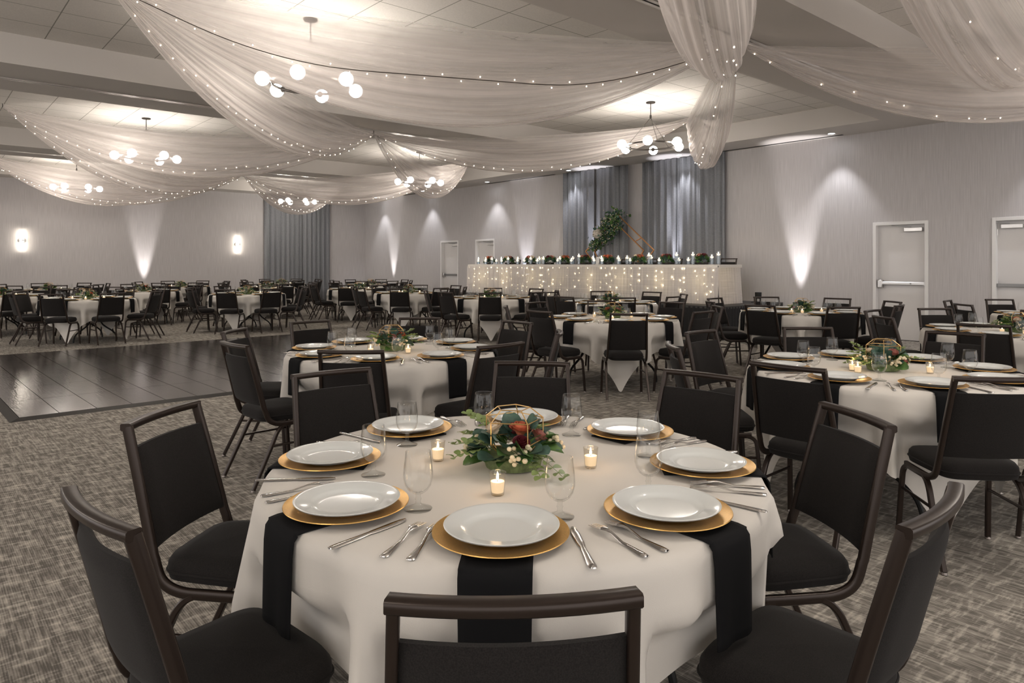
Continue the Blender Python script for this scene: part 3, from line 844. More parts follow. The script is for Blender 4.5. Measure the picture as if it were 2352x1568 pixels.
# the front table's chairs: middle of the top rail, and the way the chair faces
T1_CHAIRS = {135: (0.655, 2.534, -49), 180: (0.295, 1.627, 7), 225: (0.688, 0.785, 52), 270: (1.605, 0.515, 94), 315: (2.381, 1.001, 146), 0: (2.718, 1.818, -174), 45: (2.387, 2.591, -138), 90: (1.491, 2.976, -94)}
def pol(x, y, a, r): return (x + r * math.cos(a), y + r * math.sin(a))
for ti, (tn, tx, ty, rot, seats, cut, CP, cprot, vots) in enumerate(TABLES):
    rnd = random.Random(100 + ti)
    TABLE.put((tx, ty, 0), R(rot + 90 * rnd.randrange(2)), 'bent-leg folding table under the cloth of ' + tn, 'table', 'round folding tables')
    ci = ti % 3
    cl_label = 'white linen cloth hanging in points over ' + tn
    if CLOTHS[ci] is None:
        CLOTHS[ci] = o = cloth_mesh(40 + ci)
    else:
        o = CLOTHS[ci].copy(); COL.objects.link(o)
    o.location = (tx, ty, 0); o.rotation_euler = (0, 0, R(rot) + PI / 2 * rnd.randrange(4))
    tag(o, cl_label, 'tablecloth', 'white tablecloths')
    far = ti >= 8
    CP.put((tx - 0.01, ty - 0.01, TZ + 0.001), R(cprot), 'roses and greenery centrepiece in the middle of ' + tn, 'flower arrangement', 'table centrepieces')
    for a, r in vots:
        px, py = pol(tx, ty, R(a), r)
        VOTIVE.put((px, py, TZ + 0.001), rnd.uniform(0, 6), {(2, .24): 'outer ', (2, .20): 'inner '}.get((ti, r), '') + 'lit votive candle facing the %s at %s' % (seat_name(tx, ty, a), tn), 'candle', 'votive candles')
    for s in seats:
        nm = seat_name(tx, ty, s + rot); a = R(s + rot); jit = R(rnd.uniform(-3, 3))
        rj = rnd.uniform(-0.02, 0.03)
        if ti == 0:
            rx_, ry_, fa = T1_CHAIRS[s]; fa = R(fa)
            px, py = rx_ + 0.29 * math.cos(fa), ry_ + 0.29 * math.sin(fa); cr = fa - PI / 2
        else:
            px, py = pol(tx, ty, a + jit * 0.4, 0.93 + rj + 0.05 * math.cos(a - R(45))); cr = a + PI / 2 + jit
        CHAIR.put((px, py, 0), cr, 'black banquet chair, the %s at %s' % (nm, tn), 'chair', 'banquet chairs')
    for s in ALL:
        if len(seats) < 8 and s not in seats: continue
        nm = seat_name(tx, ty, s + rot); a = R(s + rot) + R(rnd.uniform(-0.7, 0.7))
        NAPKIN.put((tx, ty, 0), a - PI / 2, 'black napkin hanging before the %s at %s' % (nm, tn), 'napkin', 'black napkins')
        px, py = pol(tx, ty, a, 0.588)
        CHARGER.put((px, py, TZ + 0.0072), a, 'gold charger set before the %s at %s' % (nm, tn), 'charger plate', 'gold chargers')
        px, py = pol(tx, ty, a + R(rnd.uniform(-0.8, 0.8)), 0.588 + rnd.uniform(-0.008, 0.008))
        PLATE.put((px, py, TZ + 0.0125), a, 'white dinner plate before the %s at %s' % (nm, tn), 'plate', 'dinner plates')
        px, py = pol(tx, ty, a + R(16 + rnd.uniform(-2, 3)), 0.445 + rnd.uniform(-0.03, 0.03))
        GLASS.put((px, py, TZ + 0.001), rnd.uniform(0, 6), 'clear water goblet of the %s at %s' % (nm, tn), 'glass', 'water goblets')
        if cut:
            ca = R(rnd.uniform(-2, 2))
            px, py = pol(tx, ty, a + R(16.5), 0.655)
            KNIFE.put((px, py, TZ + 0.002), a + R(8) + PI / 2 + ca, 'steel knife laid for the %s at %s' % (nm, tn), 'knife', 'table knives')
            for q, (da, dr, word) in enumerate(((-15.5, 0.645, 'inner'), (-20.0, 0.650, 'outer'))):
                px, py = pol(tx, ty, a + R(da), dr)
                FORK.put((px, py, TZ + 0.002), a + R(da * 0.6) + PI / 2 + R(rnd.uniform(-3, 3)), '%s fork laid for the %s at %s' % (word, nm, tn), 'fork', 'dinner forks')

# candle-light of the votives on the three front tables
for ti in range(4):
    tn, tx, ty, rot, seats, cut, CP, cprot, vots = TABLES[ti]
    for a, r in vots:
        px, py = pol(tx, ty, R(a), r)
        l = bpy.data.lights.new('votive_glow', 'POINT'); l.energy = 0.055; l.color = (1.0, 0.62, 0.30); l.shadow_soft_size = 0.012
        lo = bpy.data.objects.new('votive_glow', l); COL.objects.link(lo); lo.location = (px, py, TZ + 0.075)

# ------------------------------------------------------------------ stage and head table
SX0, SX1, SY0, SY1, SZ = 11.12, 13.30, 7.00, 15.3, 0.61
t = thing('stage_riser', 'low black stage riser under the head table', 'stage', (SX0, SY0, 0))
def L_(x, y, z): return (x - SX0, y - SY0, z)
MB().box(0, SX1 - SX0, 0, SY1 - SY0, SZ - 0.05, SZ).build('deck', M['stage_deck'], t, smooth=False)
def pleat(p0, p1, z0, z1, amp, wl, nrm, flare=0.0):
    p0, p1, nrm = Vector(p0), Vector(p1), Vector(nrm); n = max(8, int((p1 - p0).length / wl * 6))
    m = MB(); rnd = random.Random(int(p1.y * 100)); ph = [rnd.uniform(0, 6) for _ in range(3)]
    def fn(u, v):
        s = u * (p1 - p0).length
        f = math.sin(2 * PI * s / wl + 1.3 * math.sin(s * 2.1 + ph[0])) + 0.4 * math.sin(2 * PI * s / (wl * 0.61) + ph[1])
        k = 0.35 + 0.65 * (1 - v)
        q = p0.lerp(p1, u) + nrm * (amp * f * k + flare * (1 - v))
        return (q.x, q.y, z0 + (z1 - z0) * v)
    m.grid(fn, n, 6); return m
sk = pleat((0, 0, 0), (0, SY1 - SY0, 0), 0.004, SZ - 0.02, 0.006, 0.10, (-1, 0, 0))
sk.build('riser_skirt', M['riser_skirt'], t, angle=180)
pleat((0, 0, 0), (SX1 - SX0, 0, 0), 0.004, SZ - 0.02, 0.006, 0.10, (0, -1, 0)).build('riser_skirt', M['riser_skirt'], t, angle=180)
pleat((0, SY1 - SY0, 0), (SX1 - SX0, SY1 - SY0, 0), 0.004, SZ - 0.02, 0.006, 0.10, (0, 1, 0)).build('riser_skirt', M['riser_skirt'], t, angle=180)

HX0, HX1, HY0, HY1, HZ = 11.47, 12.25, 7.33, 14.98, 1.368
t = thing('head_table', 'long white cloth covered head table on the stage', 'table', (HX0, HY0, SZ))
MB().box(0.0, HX1 - HX0, -0.04, HY1 - HY0, HZ - SZ - 0.022, HZ - SZ).build('cloth_top', M['cloth'], t, bevel=0.008)
MB().box(-0.006, HX1 - HX0, -0.045, -0.036, HZ - SZ - 0.06, HZ - SZ - 0.004).build('skirt_band', M['cloth'], t, smooth=False)
MB().box(-0.006, 0.0, -0.006, HY1 - HY0 + 0.006, HZ - SZ - 0.06, HZ - SZ - 0.004).build('skirt_band', M['cloth'], t, smooth=False)
for k in range(10):
    y = 0.3 + k * (HY1 - HY0 - 0.6) / 9
    for x in (0.15, 0.63):
        MB().sweep([(x, y, 0.0), (x, y, HZ - SZ - 0.022)], circ(0.014, 8), up=(1, 0, 0)).build('leg', M['leg_black'], t)
t = thing('table_skirt', 'pleated sheer white skirt around the head table with lights glowing through', 'table skirt', (HX0, HY0, SZ))
zt = HZ - SZ - 0.05
pleat((-0.012, -0.03, 0), (-0.012, HY1 - HY0 + 0.03, 0), 0.012, zt, 0.011, 0.085, (-1, 0, 0), 0.03).build('front_skirt', M['skirt'], t, angle=180)
pleat((-0.03, -0.012, 0), (HX1 - HX0, -0.012, 0), 0.012, zt, 0.011, 0.085, (0, -1, 0), 0.05).build('end_skirt', M['skirt'], t, angle=180)
pleat((0, HY1 - HY0 + 0.012, 0), (HX1 - HX0, HY1 - HY0 + 0.012, 0), 0.012, zt, 0.011, 0.085, (0, 1, 0), 0.05).build('end_skirt', M['skirt'], t, angle=180)
# fairy lights hung behind the skirt: four curtain-light strings
rnd = random.Random(5)
bulb_me = None
def bulb_obj(parent, p, big=1.0, mt='bulb'):
    global bulb_me
    key = 'bulb_' + mt
    if key not in bpy.data.meshes:
        m = MB().sphere((0, 0, 0), 0.0046, 8, 0, 1.25)
        o = m.build(key, M[mt], parent, angle=180); o.name = 'bulb'
    else:
        o = bpy.data.objects.new('bulb', bpy.data.meshes[key]); COL.objects.link(o); o.parent = parent
    o.location = p; o.scale = (big, big, big)
    return o
WORDS4 = ["at the doors end", "just past its middle towards the doors", "just past its middle towards the corner", "at the corner end"]
for q in range(4):
    seg = (HY1 - HY0) / 4
    t = thing('fairy_light_curtain', 'string of fairy lights behind the head table skirt, ' + WORDS4[q], 'fairy lights', (HX0, HY0 + q * seg, SZ), 0, 'skirt fairy lights')
    wr = MB(); xs = 0.030
    for k in range(10):
        y = seg * (k + 0.5) / 10 + rnd.uniform(-0.06, 0.06)
        zb = rnd.uniform(0.06, 0.2)
        wr.sweep([(xs, y, 0.69), (xs, y + 0.01, 0.4), (xs, y + rnd.uniform(-0.03, 0.03), zb)], circ(0.0012, 4), up=(1, 0, 0))
        for z in [zb + (0.68 - zb) * j / 4 for j in range(5)]:
            if rnd.random() < 0.8:
                bulb_obj(t, (xs - 0.034, y + rnd.uniform(-0.03, 0.03), min(z + rnd.uniform(-0.05, 0.05), 0.68)), rnd.choice([1.0, 1.4, 2.0, 2.5]), 'bulb_warm')
    wr.sweep([(xs, 0, 0.70), (xs, seg, 0.70)], circ(0.0012, 4))
    wr.build('light_wire', M['wire'], t)
    for yy in (0.4, 1.3):
        l = bpy.data.lights.new('skirt_glow', 'POINT'); l.energy = 1.1; l.color = (1.0, 0.80, 0.45); l.shadow_soft_size = 0.05
        lo = bpy.data.objects.new('skirt_glow', l); COL.objects.link(lo); lo.location = (HX0 + 0.22, HY0 + q * seg + yy, SZ + 0.42)

# chairs behind the head table
for k in range(11):
    y = 7.86 + k * 0.665
    CHAIR.put((12.58, y + 0.1, SZ), R(90) + R(rnd.uniform(-2, 2)), 'black banquet chair behind the head table, %s from its doors end' % ['first', 'second', 'third', 'fourth', 'fifth', 'sixth', 'seventh', 'eighth', 'ninth', 'tenth', 'eleventh'][k], 'chair', 'banquet chairs')

# floating candles in glass cylinders
def make_cyl(h):
    def mk():
        t = thing('floating_candle_vase', 'x', 'candle'); r = 0.043
        MB().lathe([(0.001, 0), (r, 0), (r, h), (r - 0.003, h), (r - 0.003, 0.012), (0.001, 0.012)], 24, cap=False).build('glass_cylinder', M['glass'], t, angle=60)
        MB().lathe([(0.001, 0.013), (r - 0.0045, 0.013), (r - 0.0045, h - 0.075), (0.001, h - 0.075)], 20, cap=False).build('water', M['water'], t, angle=60)
        wx = MB().lathe([(0.012, h - 0.088), (0.026, h - 0.078), (0.034, h - 0.060), (0.034, h - 0.052), (0.006, h - 0.050)], 20).build('wax', M['wax_white'], t)
        MB().sweep([(0, 0, h - 0.052), (0.001, 0, h - 0.042)], circ(0.001, 5)).build('wick', M['wire'], wx)
        MB().lathe(flame_prof(0.030, 0.0085), 10, (0, 0, h - 0.045)).build('flame', M['flame'], t)
        return t
    return mk
CYL = {'short': Proto(make_cyl(0.155)), 'medium': Proto(make_cyl(0.205)), 'tall': Proto(make_cyl(0.255))}
# (pixel column in the photo turned once into a distance along the table) : y positions and sizes
cyl_px = [(1098.5, 's', 0), (1099, 'm', 1), (1115, 's', 0), (1116, 'm', 1), (1130, 'm', 0), (1140, 's', 0), (1151.5, 'm', 1), (1152, 's', 0), (1167, 'm', 0), (1188.5, 's', 0), (1189.5, 'm', 1), (1204, 's', 0), (1219, 'm', 1),
          (1234, 's', 0), (1239, 'm', 1), (1248, 'm', 0), (1281, 's', 1), (1286, 'm', 0), (1312, 's', 0), (1316, 'm', 1), (1329.5, 't', 0), (1362, 'm', 1), (1364.5, 's', 0), (1381.5, 'm', 1), (1383, 's', 0), (1420, 'm', 0), (1422.5, 's', 1),
          (1440.5, 'm', 0), (1447, 's', 1), (1490.5, 't', 0), (1496, 'm', 1), (1514, 's', 1), (1554, 't', 0), (1559.5, 's', 1), (1581, 's', 1), (1591.5, 't', 0), (1635, 'm', 0), (1653, 't', 0)]
FX, FY = math.sin(R(41.03)), math.cos(R(41.03)); RX, RY = FY, -FX
def y_on(px, x):
    q = (px - 1176.0) / 1604.0
    d = x / (FX + q * RX)
    return d * FY + q * d * RY
ORD = ['first', 'second', 'third', 'fourth', 'fifth', 'sixth', 'seventh', 'eighth', 'ninth', 'tenth', 'eleventh', 'twelfth', 'thirteenth', 'fourteenth', 'fifteenth', 'sixteenth', 'seventeenth', 'eighteenth', 'nineteenth', 'twentieth']
cnt = {}
for px, sz, back in sorted(cyl_px, reverse=True):
    name = {'s': 'short', 'm': 'medium', 't': 'tall'}[sz]
    x = 11.68 if not back else 11.60
    x = {0: 11.60, 1: 11.72}[back]
    y = y_on(px, x); y = min(max(y, HY0 + 0.06), HY1 - 0.06)
    k = cnt.get(name, 0); cnt[name] = k + 1
    CYL[name].put((x, y, HZ + 0.001), px, '%s floating candle vase, %s of its height from the doors end of the head table' % (name, ORD[k]), 'candle', 'floating candles')
# small posies along the head table
def make_posy(seed, cols):
    def mk():
        rnd = random.Random(seed); t = thing('flower_posy', 'x', 'flower arrangement'); t.scale = (1.3, 1.3, 1.55)
        MB().lathe([(0.05, 0.0), (0.07, 0.01), (0.07, 0.03), (0.01, 0.032)], 16).build('tray', M['dark_metal'], t)
        for mt, nm, n, lo, hi in (('leaf_green', 'green_leaves', 34, -15, 60), ('leaf_blue', 'eucalyptus_leaves', 26, -10, 50)):
            a = MB()
            for k in range(n):
                d = rdir(rnd, lo, hi); s = rnd.uniform(0.05, 0.075)
                leaf(a, (d.x * 0.075, d.y * 0.075, 0.04 + 0.045 * max(0, d.z)), d, rdir(rnd, 20, 90), s, s * 0.38)
            a.build(nm, M[mt], t, angle=180)
        for k, mt in enumerate(cols):
            a = k * 2 * PI / len(cols) + seed
            rose('rose', M[mt], t, (0.055 * math.cos(a), 0.055 * math.sin(a), 0.112), 0.040, (math.cos(a) * .5, math.sin(a) * .5, 1), seed + k, True)
        return t
    return mk
PA = Proto(make_posy(2, ['rose_wine', 'rose_pink', 'rose_cream', 'rose_pink', 'rose_wine']))
PB = Proto(make_posy(9, ['rose_coral', 'rose_pink', 'rose_cream', 'rose_coral']))
for k, (px, P_) in enumerate([(1125, PB), (1167.5, PA), (1218, PB), (1264, PA), (1297, PB), (1342, PA), (1396, PB), (1467, PB), (1530, PA), (1612, PA)][::-1]):
    x = 11.94
    P_.put((x, y_on(px, x), HZ + 0.001), px, 'low posy of roses and leaves, %s from the doors end of the head table' % ORD[k], 'flower arrangement', 'head table posies')
# folded white card on the head table
m = MB(); m.add([(0, -0.05, 0), (0, 0.05, 0), (0.045, 0.05, 0.17), (0.045, -0.05, 0.17), (0.09, 0.05, 0), (0.09, -0.05, 0)], [(0, 1, 2, 3), (3, 2, 4, 5)])
o = m.build('place_card', M['card'], smooth=False, solid=0.002); o.location = (11.86, y_on(1371, 11.86), HZ + 0.001)
tag(o, 'white folded card standing on the head table before the arch', 'card')

# copper arch: two concentric diamond frames with flowers up one side
AX = 13.04; ay = y_on(1420, AX)
t = thing('wedding_arch', 'copper diamond frame arch with greenery behind the head table', 'arch', (AX, ay, SZ))
def dia(hd, cz, base):
    # local y: positive is towards the corner side (photo left)
    zc = cz - SZ
    k = (zc - base) / hd
    yb = hd * (1 - k) * 1.0
    k2 = 1.24
    return [(0, 0, zc + hd), (0, -hd * k2, zc), (0, -max(yb * k2, 0.10), base), (0, max(yb * k2, 0.10), base), (0, hd * k2, zc)]
OUT, INN = dia(0.86, 1.70, 0.02), dia(0.62, 1.70, 0.02)
for nm, pts in (('outer_frame', OUT), ('inner_frame', INN)):
    m = MB()
    for a, b in zip(pts, pts[1:] + pts[:1]):
        m.sweep([a, b], rrect(0.013, 0.013), up=(1, 0, 0))
        m.sphere(a, 0.017, 6)
    m.build(nm, M['copper'], t, angle=50)
for k, f in ((0, 0.66), (1, 0.5), (4, 0.35)):
    a = Vector(OUT[k]).lerp(Vector(OUT[(k + 1) % 5]), f); b = Vector(INN[k]).lerp(Vector(INN[(k + 1) % 5]), f)
    MB().sweep([a, b], rrect(0.011, 0.011), up=(1, 0, 0)).build('cross_brace', M['copper'], t)
MB().box(-0.12, 0.12, -0.42, 0.42, 0, 0.02).build('foot_plate', M['copper'], t, bevel=0.004)
rnd = random.Random(31)
g1, g2, fl = MB(), MB(), MB()
p0, p1 = Vector((0, 0.80, 1.70 - SZ + 0.06)), Vector((0, -0.02, 1.70 - SZ + 0.80))
for k in range(760):
    u = rnd.random() ** 0.8
    wd = 0.07 + 0.21 * math.sin(min(1, u * 1.15) * PI * 0.62)
    c = p0.lerp(p1, u) + Vector((-0.05 + rnd.gauss(0, 0.06), 0, 0)) + rdir(rnd, -90, 90) * wd * rnd.random() ** 0.5
    d = rdir(rnd, -60, 70); s = rnd.uniform(0.05, 0.10)
    leaf(g1 if rnd.random() < 0.55 else g2, c, d, rdir(rnd, -40, 90), s, s * 0.36)
    if rnd.random() < 0.22 + 0.25 * u:
        fl.sphere(c + Vector((-0.06, 0, 0)) + rdir(rnd, -60, 60) * 0.05, rnd.uniform(0.008, 0.014), 6)
g1.build('eucalyptus_leaves', M['leaf_blue'], t, angle=180); g2.build('green_leaves', M['leaf_green'], t, angle=180)
fl.build('white_blossom', M['berry'], t, angle=180)
hy = MB(); hc = p0.lerp(p1, 0.47) + Vector((-0.22, 0.07, 0.02))
for k in range(170):
    d = rdir(rnd, -90, 90)
    hy.sphere(hc + d * 0.105, 0.020, 6)
hy.sphere(hc, 0.10, 12)
hy.build('hydrangea_head', M['hydrangea'], t, angle=180)

# ------------------------------------------------------------------ curtains
def curtain(name_label, p0, p1, nrm, seed, z0=0.02, z1=ZS - 0.01, group='window curtains'):
    p0, p1, nrm = Vector(p0), Vector(p1), Vector(nrm); rnd = random.Random(seed)
    ln = (p1 - p0).length; ph = [rnd.uniform(0, 6) for _ in range(4)]
    def fn(u, v):
        s = u * ln
        f = math.sin(2 * PI * s / 0.20 + 1.6 * math.sin(s * 3.1 + ph[0]) + 0.15 * math.sin(v * 5)) + 0.45 * math.sin(2 * PI * s / 0.093 + ph[1])
        q = p0.lerp(p1, u) + nrm * (0.07 + 0.042 * f * (0.75 + 0.25 * (1 - v)))
        return (q.x, q.y, z0 + (z1 - z0) * v)
    m = MB().grid(fn, int(ln / 0.014), 8)
    o = m.build('curtain', M['curtain'], angle=180, solid=0.004)
    tag(o, name_label, 'curtain', group)
curtain('grey curtain panel at the doors end behind the head table', (XR - 0.05, 8.36, 0), (XR - 0.05, 9.60, 0), (-1, 0, 0), 1)
curtain('grey curtain panel beside the wall gap, behind the arch tip', (XR - 0.05, 9.63, 0), (XR - 0.05, 10.60, 0), (-1, 0, 0), 2)
curtain('grey curtain panel behind the arch, its lit seam beside the flowers', (XR - 0.05, 11.02, 0), (XR - 0.05, 12.08, 0), (-1, 0, 0), 3)
curtain('grey curtain panel at the corner end behind the head table', (XR - 0.05, 12.12, 0), (XR - 0.05, 13.30, 0), (-1, 0, 0), 4)
curtain('grey curtain panel on the far wall, the one beside the sconce', (9.50, YF - 0.05, 0), (10.85, YF - 0.05, 0), (0, -1, 0), 5)
curtain('grey curtain panel on the far wall, the one beside the corner', (10.90, YF - 0.05, 0), (11.95, YF - 0.05, 0), (0, -1, 0), 6)

# ------------------------------------------------------------------ lights of the room
def make_chandelier():
    t = thing('globe_chandelier', 'x', 'chandelier')
    # origin: the ceiling rose
    MB().lathe([(0.002, -0.022), (0.075, -0.020), (0.080, -0.014), (0.080, 0.0), (0.002, 0.0)], 28).build('ceiling_rose', M['dark_metal'], t)
    zr, rr = -0.755, 0.435
    m = MB().sweep([(0, 0, -0.02), (0, 0, -0.24)], circ(0.0075, 8), up=(1, 0, 0)); m.lathe([(0.004, -0.29), (0.018, -0.28), (0.018, -0.235), (0.008, -0.22)], 12)
    m.build('stem', M['dark_metal'], t)
    for k in range(3):
        a = 2 * PI * k / 3 + 0.5
        MB().sweep([(0.008 * math.cos(a), 0.008 * math.sin(a), -0.28), (rr * math.cos(a), rr * math.sin(a), zr + 0.012)], circ(0.0045, 6)).build('hanger_rod', M['dark_metal'], t)
    MB().sweep([(rr * math.cos(2 * PI * k / 48), rr * math.sin(2 * PI * k / 48), zr) for k in range(48)], rrect(0.008, 0.014), closed=True).build('ring', M['dark_metal'], t, angle=50)
    for k in range(6):
        a = 2 * PI * k / 6 + 0.15
        q = rr + 0.10 if k % 2 == 0 else rr + 0.10
        g = MB().sphere((q * math.cos(a), q * math.sin(a), zr), 0.078, 24).build('globe', M['globe'], t, angle=180)
        MB().lathe([(0.005, 0), (0.036, 0.002), (0.036, 0.010), (0.012, 0.026)], 14).xform(Matrix.Translation(((rr) * math.cos(a), (rr) * math.sin(a), zr)) @ Matrix.Rotation(a, 4, 'Z') @ Matrix.Rotation(R(90), 4, 'Y')).build('globe_cup', M['dark_metal'], g)
    return t
CH = Proto(make_chandelier)
for x, y, lab in ((3.52, 7.57, 'globe chandelier glowing through the front ceiling drape'), (9.78, 7.57, 'globe chandelier hanging clear of the drapes above the stage side'),
                  (3.52, 14.79, 'globe chandelier glowing through the drape over the dance floor'), (9.78, 14.79, 'globe chandelier half hidden by the hooped drape before the far corner'),
                  (3.52, 22.0, 'globe chandelier behind the drape nearest the sconce wall'), (9.78, 22.0, 'globe chandelier before the far curtain, seen through the small swag'),
                  (3.52, 0.38, 'unseen globe chandelier above the front table, over the viewer'), (9.78, 0.38, 'unseen globe chandelier over the cropped tables at the doors'),  # from here on: unseen chandeliers continuing the grid, added for their light
                  (-2.74, 7.57, 'unseen globe chandelier off to the side of the dance floor'), (-2.74, 14.79, 'globe chandelier at the unseen side of the room'),
                  (-2.74, 0.38, 'unseen globe chandelier behind the viewer, off to the side')):
    CH.put((x, y, ZC), R(17 * int(x + 3)), lab, 'chandelier', 'globe chandeliers')

def spot(name, loc, target, size, blend, watts, col, soft=0.03):
    l = bpy.data.lights.new(name, 'SPOT'); l.energy = watts; l.color = col; l.spot_size = size; l.spot_blend = blend; l.shadow_soft_size = soft
    o = bpy.data.objects.new(name, l); COL.objects.link(o); o.location = loc
    o.rotation_euler = (Vector(target) - Vector(loc)).to_track_quat('-Z', 'Y').to_euler()
    return o
def make_down():
    t = thing('recessed_downlight', 'x', 'downlight')
    MB().lathe([(0.058, -0.003), (0.078, -0.006), (0.080, -0.001), (0.058, 0.0)], 28, cap=False).build('trim_ring', M['white_paint'], t)
    MB().lathe([(0.058, -0.002), (0.002, -0.0021)], 24, cap=False).build('light_lens', M['lens'], t)
    return t
DL = Proto(make_down)
for y, lab in ((5.94, 'recessed downlight in the soffit beside the exit door'), (9.35, 'recessed downlight in the soffit over the stage curtains'), (12.8, 'recessed downlight in the soffit over the arch'),
               (16.18, 'recessed downlight in the soffit above the far white door'), (19.6, 'recessed downlight in the soffit past the far white doors'), (22.7, 'recessed downlight in the soffit by the far corner'), (2.5, 'unseen recessed downlight in the soffit over the cropped white door')):
    DL.put((13.10, y, ZS), 0, lab, 'downlight', 'soffit downlights')  # the last one is unseen, continuing the row, added for its light
    spot('downlight_beam', (13.10, y, ZS - 0.02), (13.12, y, 0), R(72), 0.6, DOWN_W, (0.97, 0.96, 1.0))
def make_up():
    t = thing('floor_uplight', 'x', 'uplight')
    m = MB().lathe([(0.002, 0.075), (0.045, 0.075), (0.062, 0.10), (0.066, 0.20), (0.060, 0.205), (0.058, 0.19)], 20, cap=False)
    m.build('housing', M['par'], t)
    MB().lathe([(0.056, 0.192), (0.002, 0.1925)], 20, cap=False).build('light_lens', M['lens_up'], t)
    b = MB(); b.sweep([(-0.072, 0, 0.13), (-0.078, 0, 0.03), (-0.06, 0, 0.010), (0.06, 0, 0.010), (0.078, 0, 0.03), (0.072, 0, 0.13)], rrect(0.004, 0.014), up=(0, 1, 0))
    b.build('yoke', M['par'], t)
    b = MB(); b.box(-0.09, 0.09, -0.11, -0.09, 0, 0.012); b.box(-0.09, 0.09, 0.09, 0.11, 0, 0.012); b.box(-0.02, 0.02, -0.09, 0.09, 0, 0.01)
    b.build('foot', M['par'], t)
    return t
UP = Proto(make_up)
COOL = (0.93, 0.92, 1.0)
for x, y, z, lab, k, col in ((13.28, 6.73, 0, 'black floor uplight at the wall beside the exit door', 1.0, (1.0, 0.95, 0.95)), (13.28, 14.87, 0, 'black floor uplight at the wall past the end of the stage', 1.0, COOL),
                        (13.28, 22.1, 0, 'black floor uplight at the wall in the far corner', 0.8, (1.0, 0.95, 0.93)), (5.69, 23.98, 0, 'black floor uplight under the far wall between the sconces', 1.0, (1.0, 0.93, 0.90)),
                        (13.18, 9.62, SZ, 'black uplight on the stage at the curtain seam', 0.8, COOL), (13.18, 12.10, SZ, 'black uplight on the stage behind the arch flowers', 0.8, COOL),
                        (12.88, 7.30, SZ, 'black uplight on the doors end of the stage', 0.0, COOL)):
    UP.put((x, y, z + 0.001), 0.0, lab, 'uplight', 'floor uplights')
    if k:
        tx_, ty_ = (x + 0.16, y) if x > 12 else (x, y + 0.16)
        spot('uplight_beam', (x, y, z + 0.215), (tx_, ty_, z + 3.0), R(27), 0.75, UP_W * k, col, 0.04)
def make_sconce():
    t = thing('wall_sconce', 'x', 'wall lamp')        # origin on the wall, facing -y
    MB().lathe([(0.030, -0.30), (0.034, -0.295), (0.034, 0.295), (0.030, 0.30)], 20, (0, -0.095, 0)).build('glass_tube', M['sconce'], t)
    m = MB(); m.lathe([(0.002, 0), (0.085, 0.0), (0.085, 0.022), (0.002, 0.024)], 24); m.xform(Matrix.Rotation(R(90), 4, 'X'))
    m.build('wall_plate', M['steel'], t)
    m = MB().sweep([(0, -0.02, 0), (0, -0.065, 0)], circ(0.014, 8)); m.lathe([(0.036, 0), (0.036, 0.03)], 20, (0, -0.095, -0.015)); m.build('bracket', M['steel'], t)
    for z in (-0.302, 0.300):
        MB().lathe([(0.035, 0), (0.035, 0.012), (0.002, 0.013)], 20, (0, -0.095, z - 0.006)).build('end_cap', M['steel'], t)
    return t
SC = Proto(make_sconce)
for x, lab in ((2.53, 'vertical tube sconce on the far wall above the cropped tables'), (8.60, 'vertical tube sconce on the far wall beside the grey curtain'), (-3.6, 'vertical tube sconce on the far wall outside the view')):
    SC.put((x, YF, 2.05), 0, lab, 'wall lamp', 'far wall sconces')

# ------------------------------------------------------------------ ceiling drapes with fairy lights
HUB = {'L00': (0.30, 0.60, 4.14), 'K0': (3.4, 1.6, 4.14), 'K1': (10.6, 2.2, 4.14), 'L0': (1.40, 7.58, 4.14), 'L1': (1.30, 15.1, 4.14), 'L2': (1.40, 22.0, 4.14), 'R0': (6.62, 4.05, 3.74), 'H1': (6.45, 11.25, 3.76), 'H2': (6.68, 18.45, 3.72),
       'N0': (6.65, -3.15, 3.74), 'C0': (11.35, 0.38, 4.14), 'C1': (11.30, 7.75, 4.14), 'C2': (11.35, 14.8, 4.14), 'C3': (11.35, 21.9, 4.14), 'H3': (6.6, 24.05, 3.74)}
#       from, to, edge sag, bottom sag, width, label, fairy light side (s), outside?
SWAGS = [
 ('L0', 'R0', 0.26, 1.17, 0.62, 'long white voile swag above the front tables', -0.62, 1),
 ('L0', 'H1', 0.24, 0.98, 0.55, 'white voile swag over the near side of the dance floor', -0.30, 0),
 ('H1', 'C1', 0.24, 0.86, 0.55, 'white voile swag running from the centre hook to the ring chandelier', -0.25, 0),
 ('R0', 'C1', 0.34, 1.15, 0.50, 'hooped white voile swag hanging beside the ring chandelier', -0.35, 0, 0.5),
 ('L1', 'H1', 0.24, 1.02, 0.55, 'white voile swag across the dance floor chandelier', -0.35, 0),
 ('L1', 'H2', 0.24, 1.00, 0.55, 'white voile swag behind the dance floor chandelier swag', -0.25, 0),
 ('H1', 'C2', 0.34, 1.10, 0.50, 'hooped white voile swag catching the chandelier light', -0.35, 0, 0.7),
 ('H2', 'C2', 0.24, 0.98, 0.55, 'white voile swag before the far corner', -0.25, 0),
 ('H2', 'C3', 0.30, 1.06, 0.50, 'small hooped voile swag over the far curtain', -0.35, 0),
 ('L2', 'H2', 0.24, 1.02, 0.55, 'white voile swag before the sconce wall', -0.30, 0),
 ('L2', 'H3', 0.20, 0.85, 0.50, 'hindmost white voile swag along the sconce wall', -0.25, 0),
 ('R0', 'C0', 0.26, 1.02, 0.58, 'white voile swag over the exit doors', -0.25, 0, 0.6),
 ('K0', 'K1', 0.26, 1.18, 0.75, 'large white voile swag at the upper corner over the cropped tables', -0.30, 0, 0.12),
 ('L00', 'R0', 0.40, 1.28, 0.62, 'white voile swag coming from over the viewer to the hook', -0.35, 0, 0.15),
]
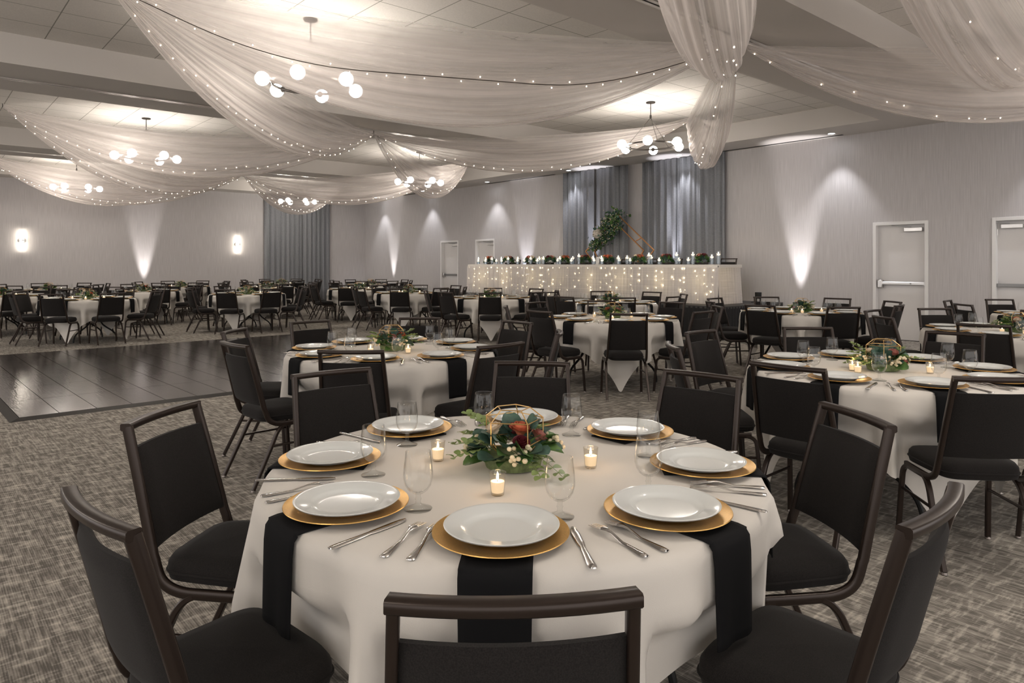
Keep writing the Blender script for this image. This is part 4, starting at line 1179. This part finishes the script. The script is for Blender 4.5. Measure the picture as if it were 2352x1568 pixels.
def swag_fn(A, B, se, sb, wd, seed):
    A, B = Vector(A), Vector(B); rnd = random.Random(seed)
    d = B - A; d.z = 0; d.normalize(); side = Vector((-d.y, d.x, 0))
    ph = [rnd.uniform(0, 6.28) for _ in range(6)]
    # the side towards the viewer is s = -1
    mid = (A + B) / 2
    if side.dot(Vector((-mid.x, -mid.y, 0))) > 0: side = -side
    def fn(u, s):
        par = 4 * u * (1 - u)
        env = max(0.0, math.sin(PI * u)) ** 0.75
        g = math.cos(s * PI / 2)
        sag = se + (sb - se) * max(0, g) ** 0.85
        off = math.sin(s * PI / 2) * wd / 2
        p = A.lerp(B, u) + side * off * (0.05 + 0.95 * env)
        p.z -= par * sag
        a = s * PI / 2
        nrm = side * math.sin(a) + Vector((0, 0, -1)) * math.cos(a) * 0.7
        f = 0.55 * math.sin(17 * s + ph[0] + 1.5 * math.sin(3 * u + ph[3])) + 0.5 * math.sin(31 * s + ph[1] + 1.2 * math.sin(4 * u + ph[4])) + 0.35 * math.sin(53 * s + ph[2])
        p += nrm * f * 0.021 * (0.12 + 0.88 * env)
        p.z += (1 - env) * s * 0.05
        return p
    return fn
for k, (a, b, se, sb, wd, lab, ls, outside, *dens) in enumerate(SWAGS):
    fn = swag_fn(HUB[a], HUB[b], se, sb, wd, 50 + k)
    t = thing('ceiling_drape', lab, 'ceiling drape', HUB[a], 0, 'ceiling drapes')
    A = Vector(HUB[a])
    m = MB().grid(lambda u, v: fn(u, -1 + 2 * v) - A, 44, 110)
    m.build('voile_panel', M['sheer'], t, angle=180)
    m = MB()
    for hb in (a, b):
        h = Vector(HUB[hb]) - A
        zt_ = (ZC if HUB[hb][2] > 4 else ZS) - HUB[hb][2]
        m.sweep([h + Vector((0, 0, -0.02)), h + Vector((0, 0, zt_))], circ(0.006, 6), up=(1, 0, 0))
    m.build('hook', M['black'], t)
    # fairy lights
    t2 = thing('fairy_light_string', 'fairy lights on the ' + lab, 'fairy lights', HUB[a], 0, 'ceiling fairy lights')
    rnd = random.Random(900 + k)
    offn = Vector((0, 0, -0.035 if outside else 0.03))
    pts = []
    for i in range(45):
        u = 0.02 + 0.96 * i / 44
        s = ls + 0.05 * math.sin(u * 9 + k)
        p = fn(u, s); q = fn(u, s + 0.03); tq = fn(min(1, u + 0.01), s)
        nn = (q - p).cross(tq - p); nn = nn.normalized() if nn.length > 1e-9 else Vector((0, 0, 1))
        away = Vector((p.x, p.y, p.z - 1.38))
        if nn.dot(away) < 0: nn = -nn
        pts.append(p + nn * (-0.035 if outside else 0.015) - A)
    MB().sweep(pts, circ(0.0045 if outside else 0.002, 5)).build('light_wire', M['wire'], t2)
    ln = sum((pts[i + 1] - pts[i]).length for i in range(44))
    n = int(ln / 0.185)
    for j in range(n):
        if dens and rnd.random() > dens[0]: continue
        f = (j + 0.5) / n * 44; i = min(int(f), 43)
        p = pts[i].lerp(pts[i + 1], f - i)
        up = 1 if rnd.random() < 0.35 else -1
        bulb_obj(t2, p + Vector((0, 0, 0.028 * up)) + Vector((rnd.uniform(-1, 1), rnd.uniform(-1, 1), 0)) * 0.01, 1.15)
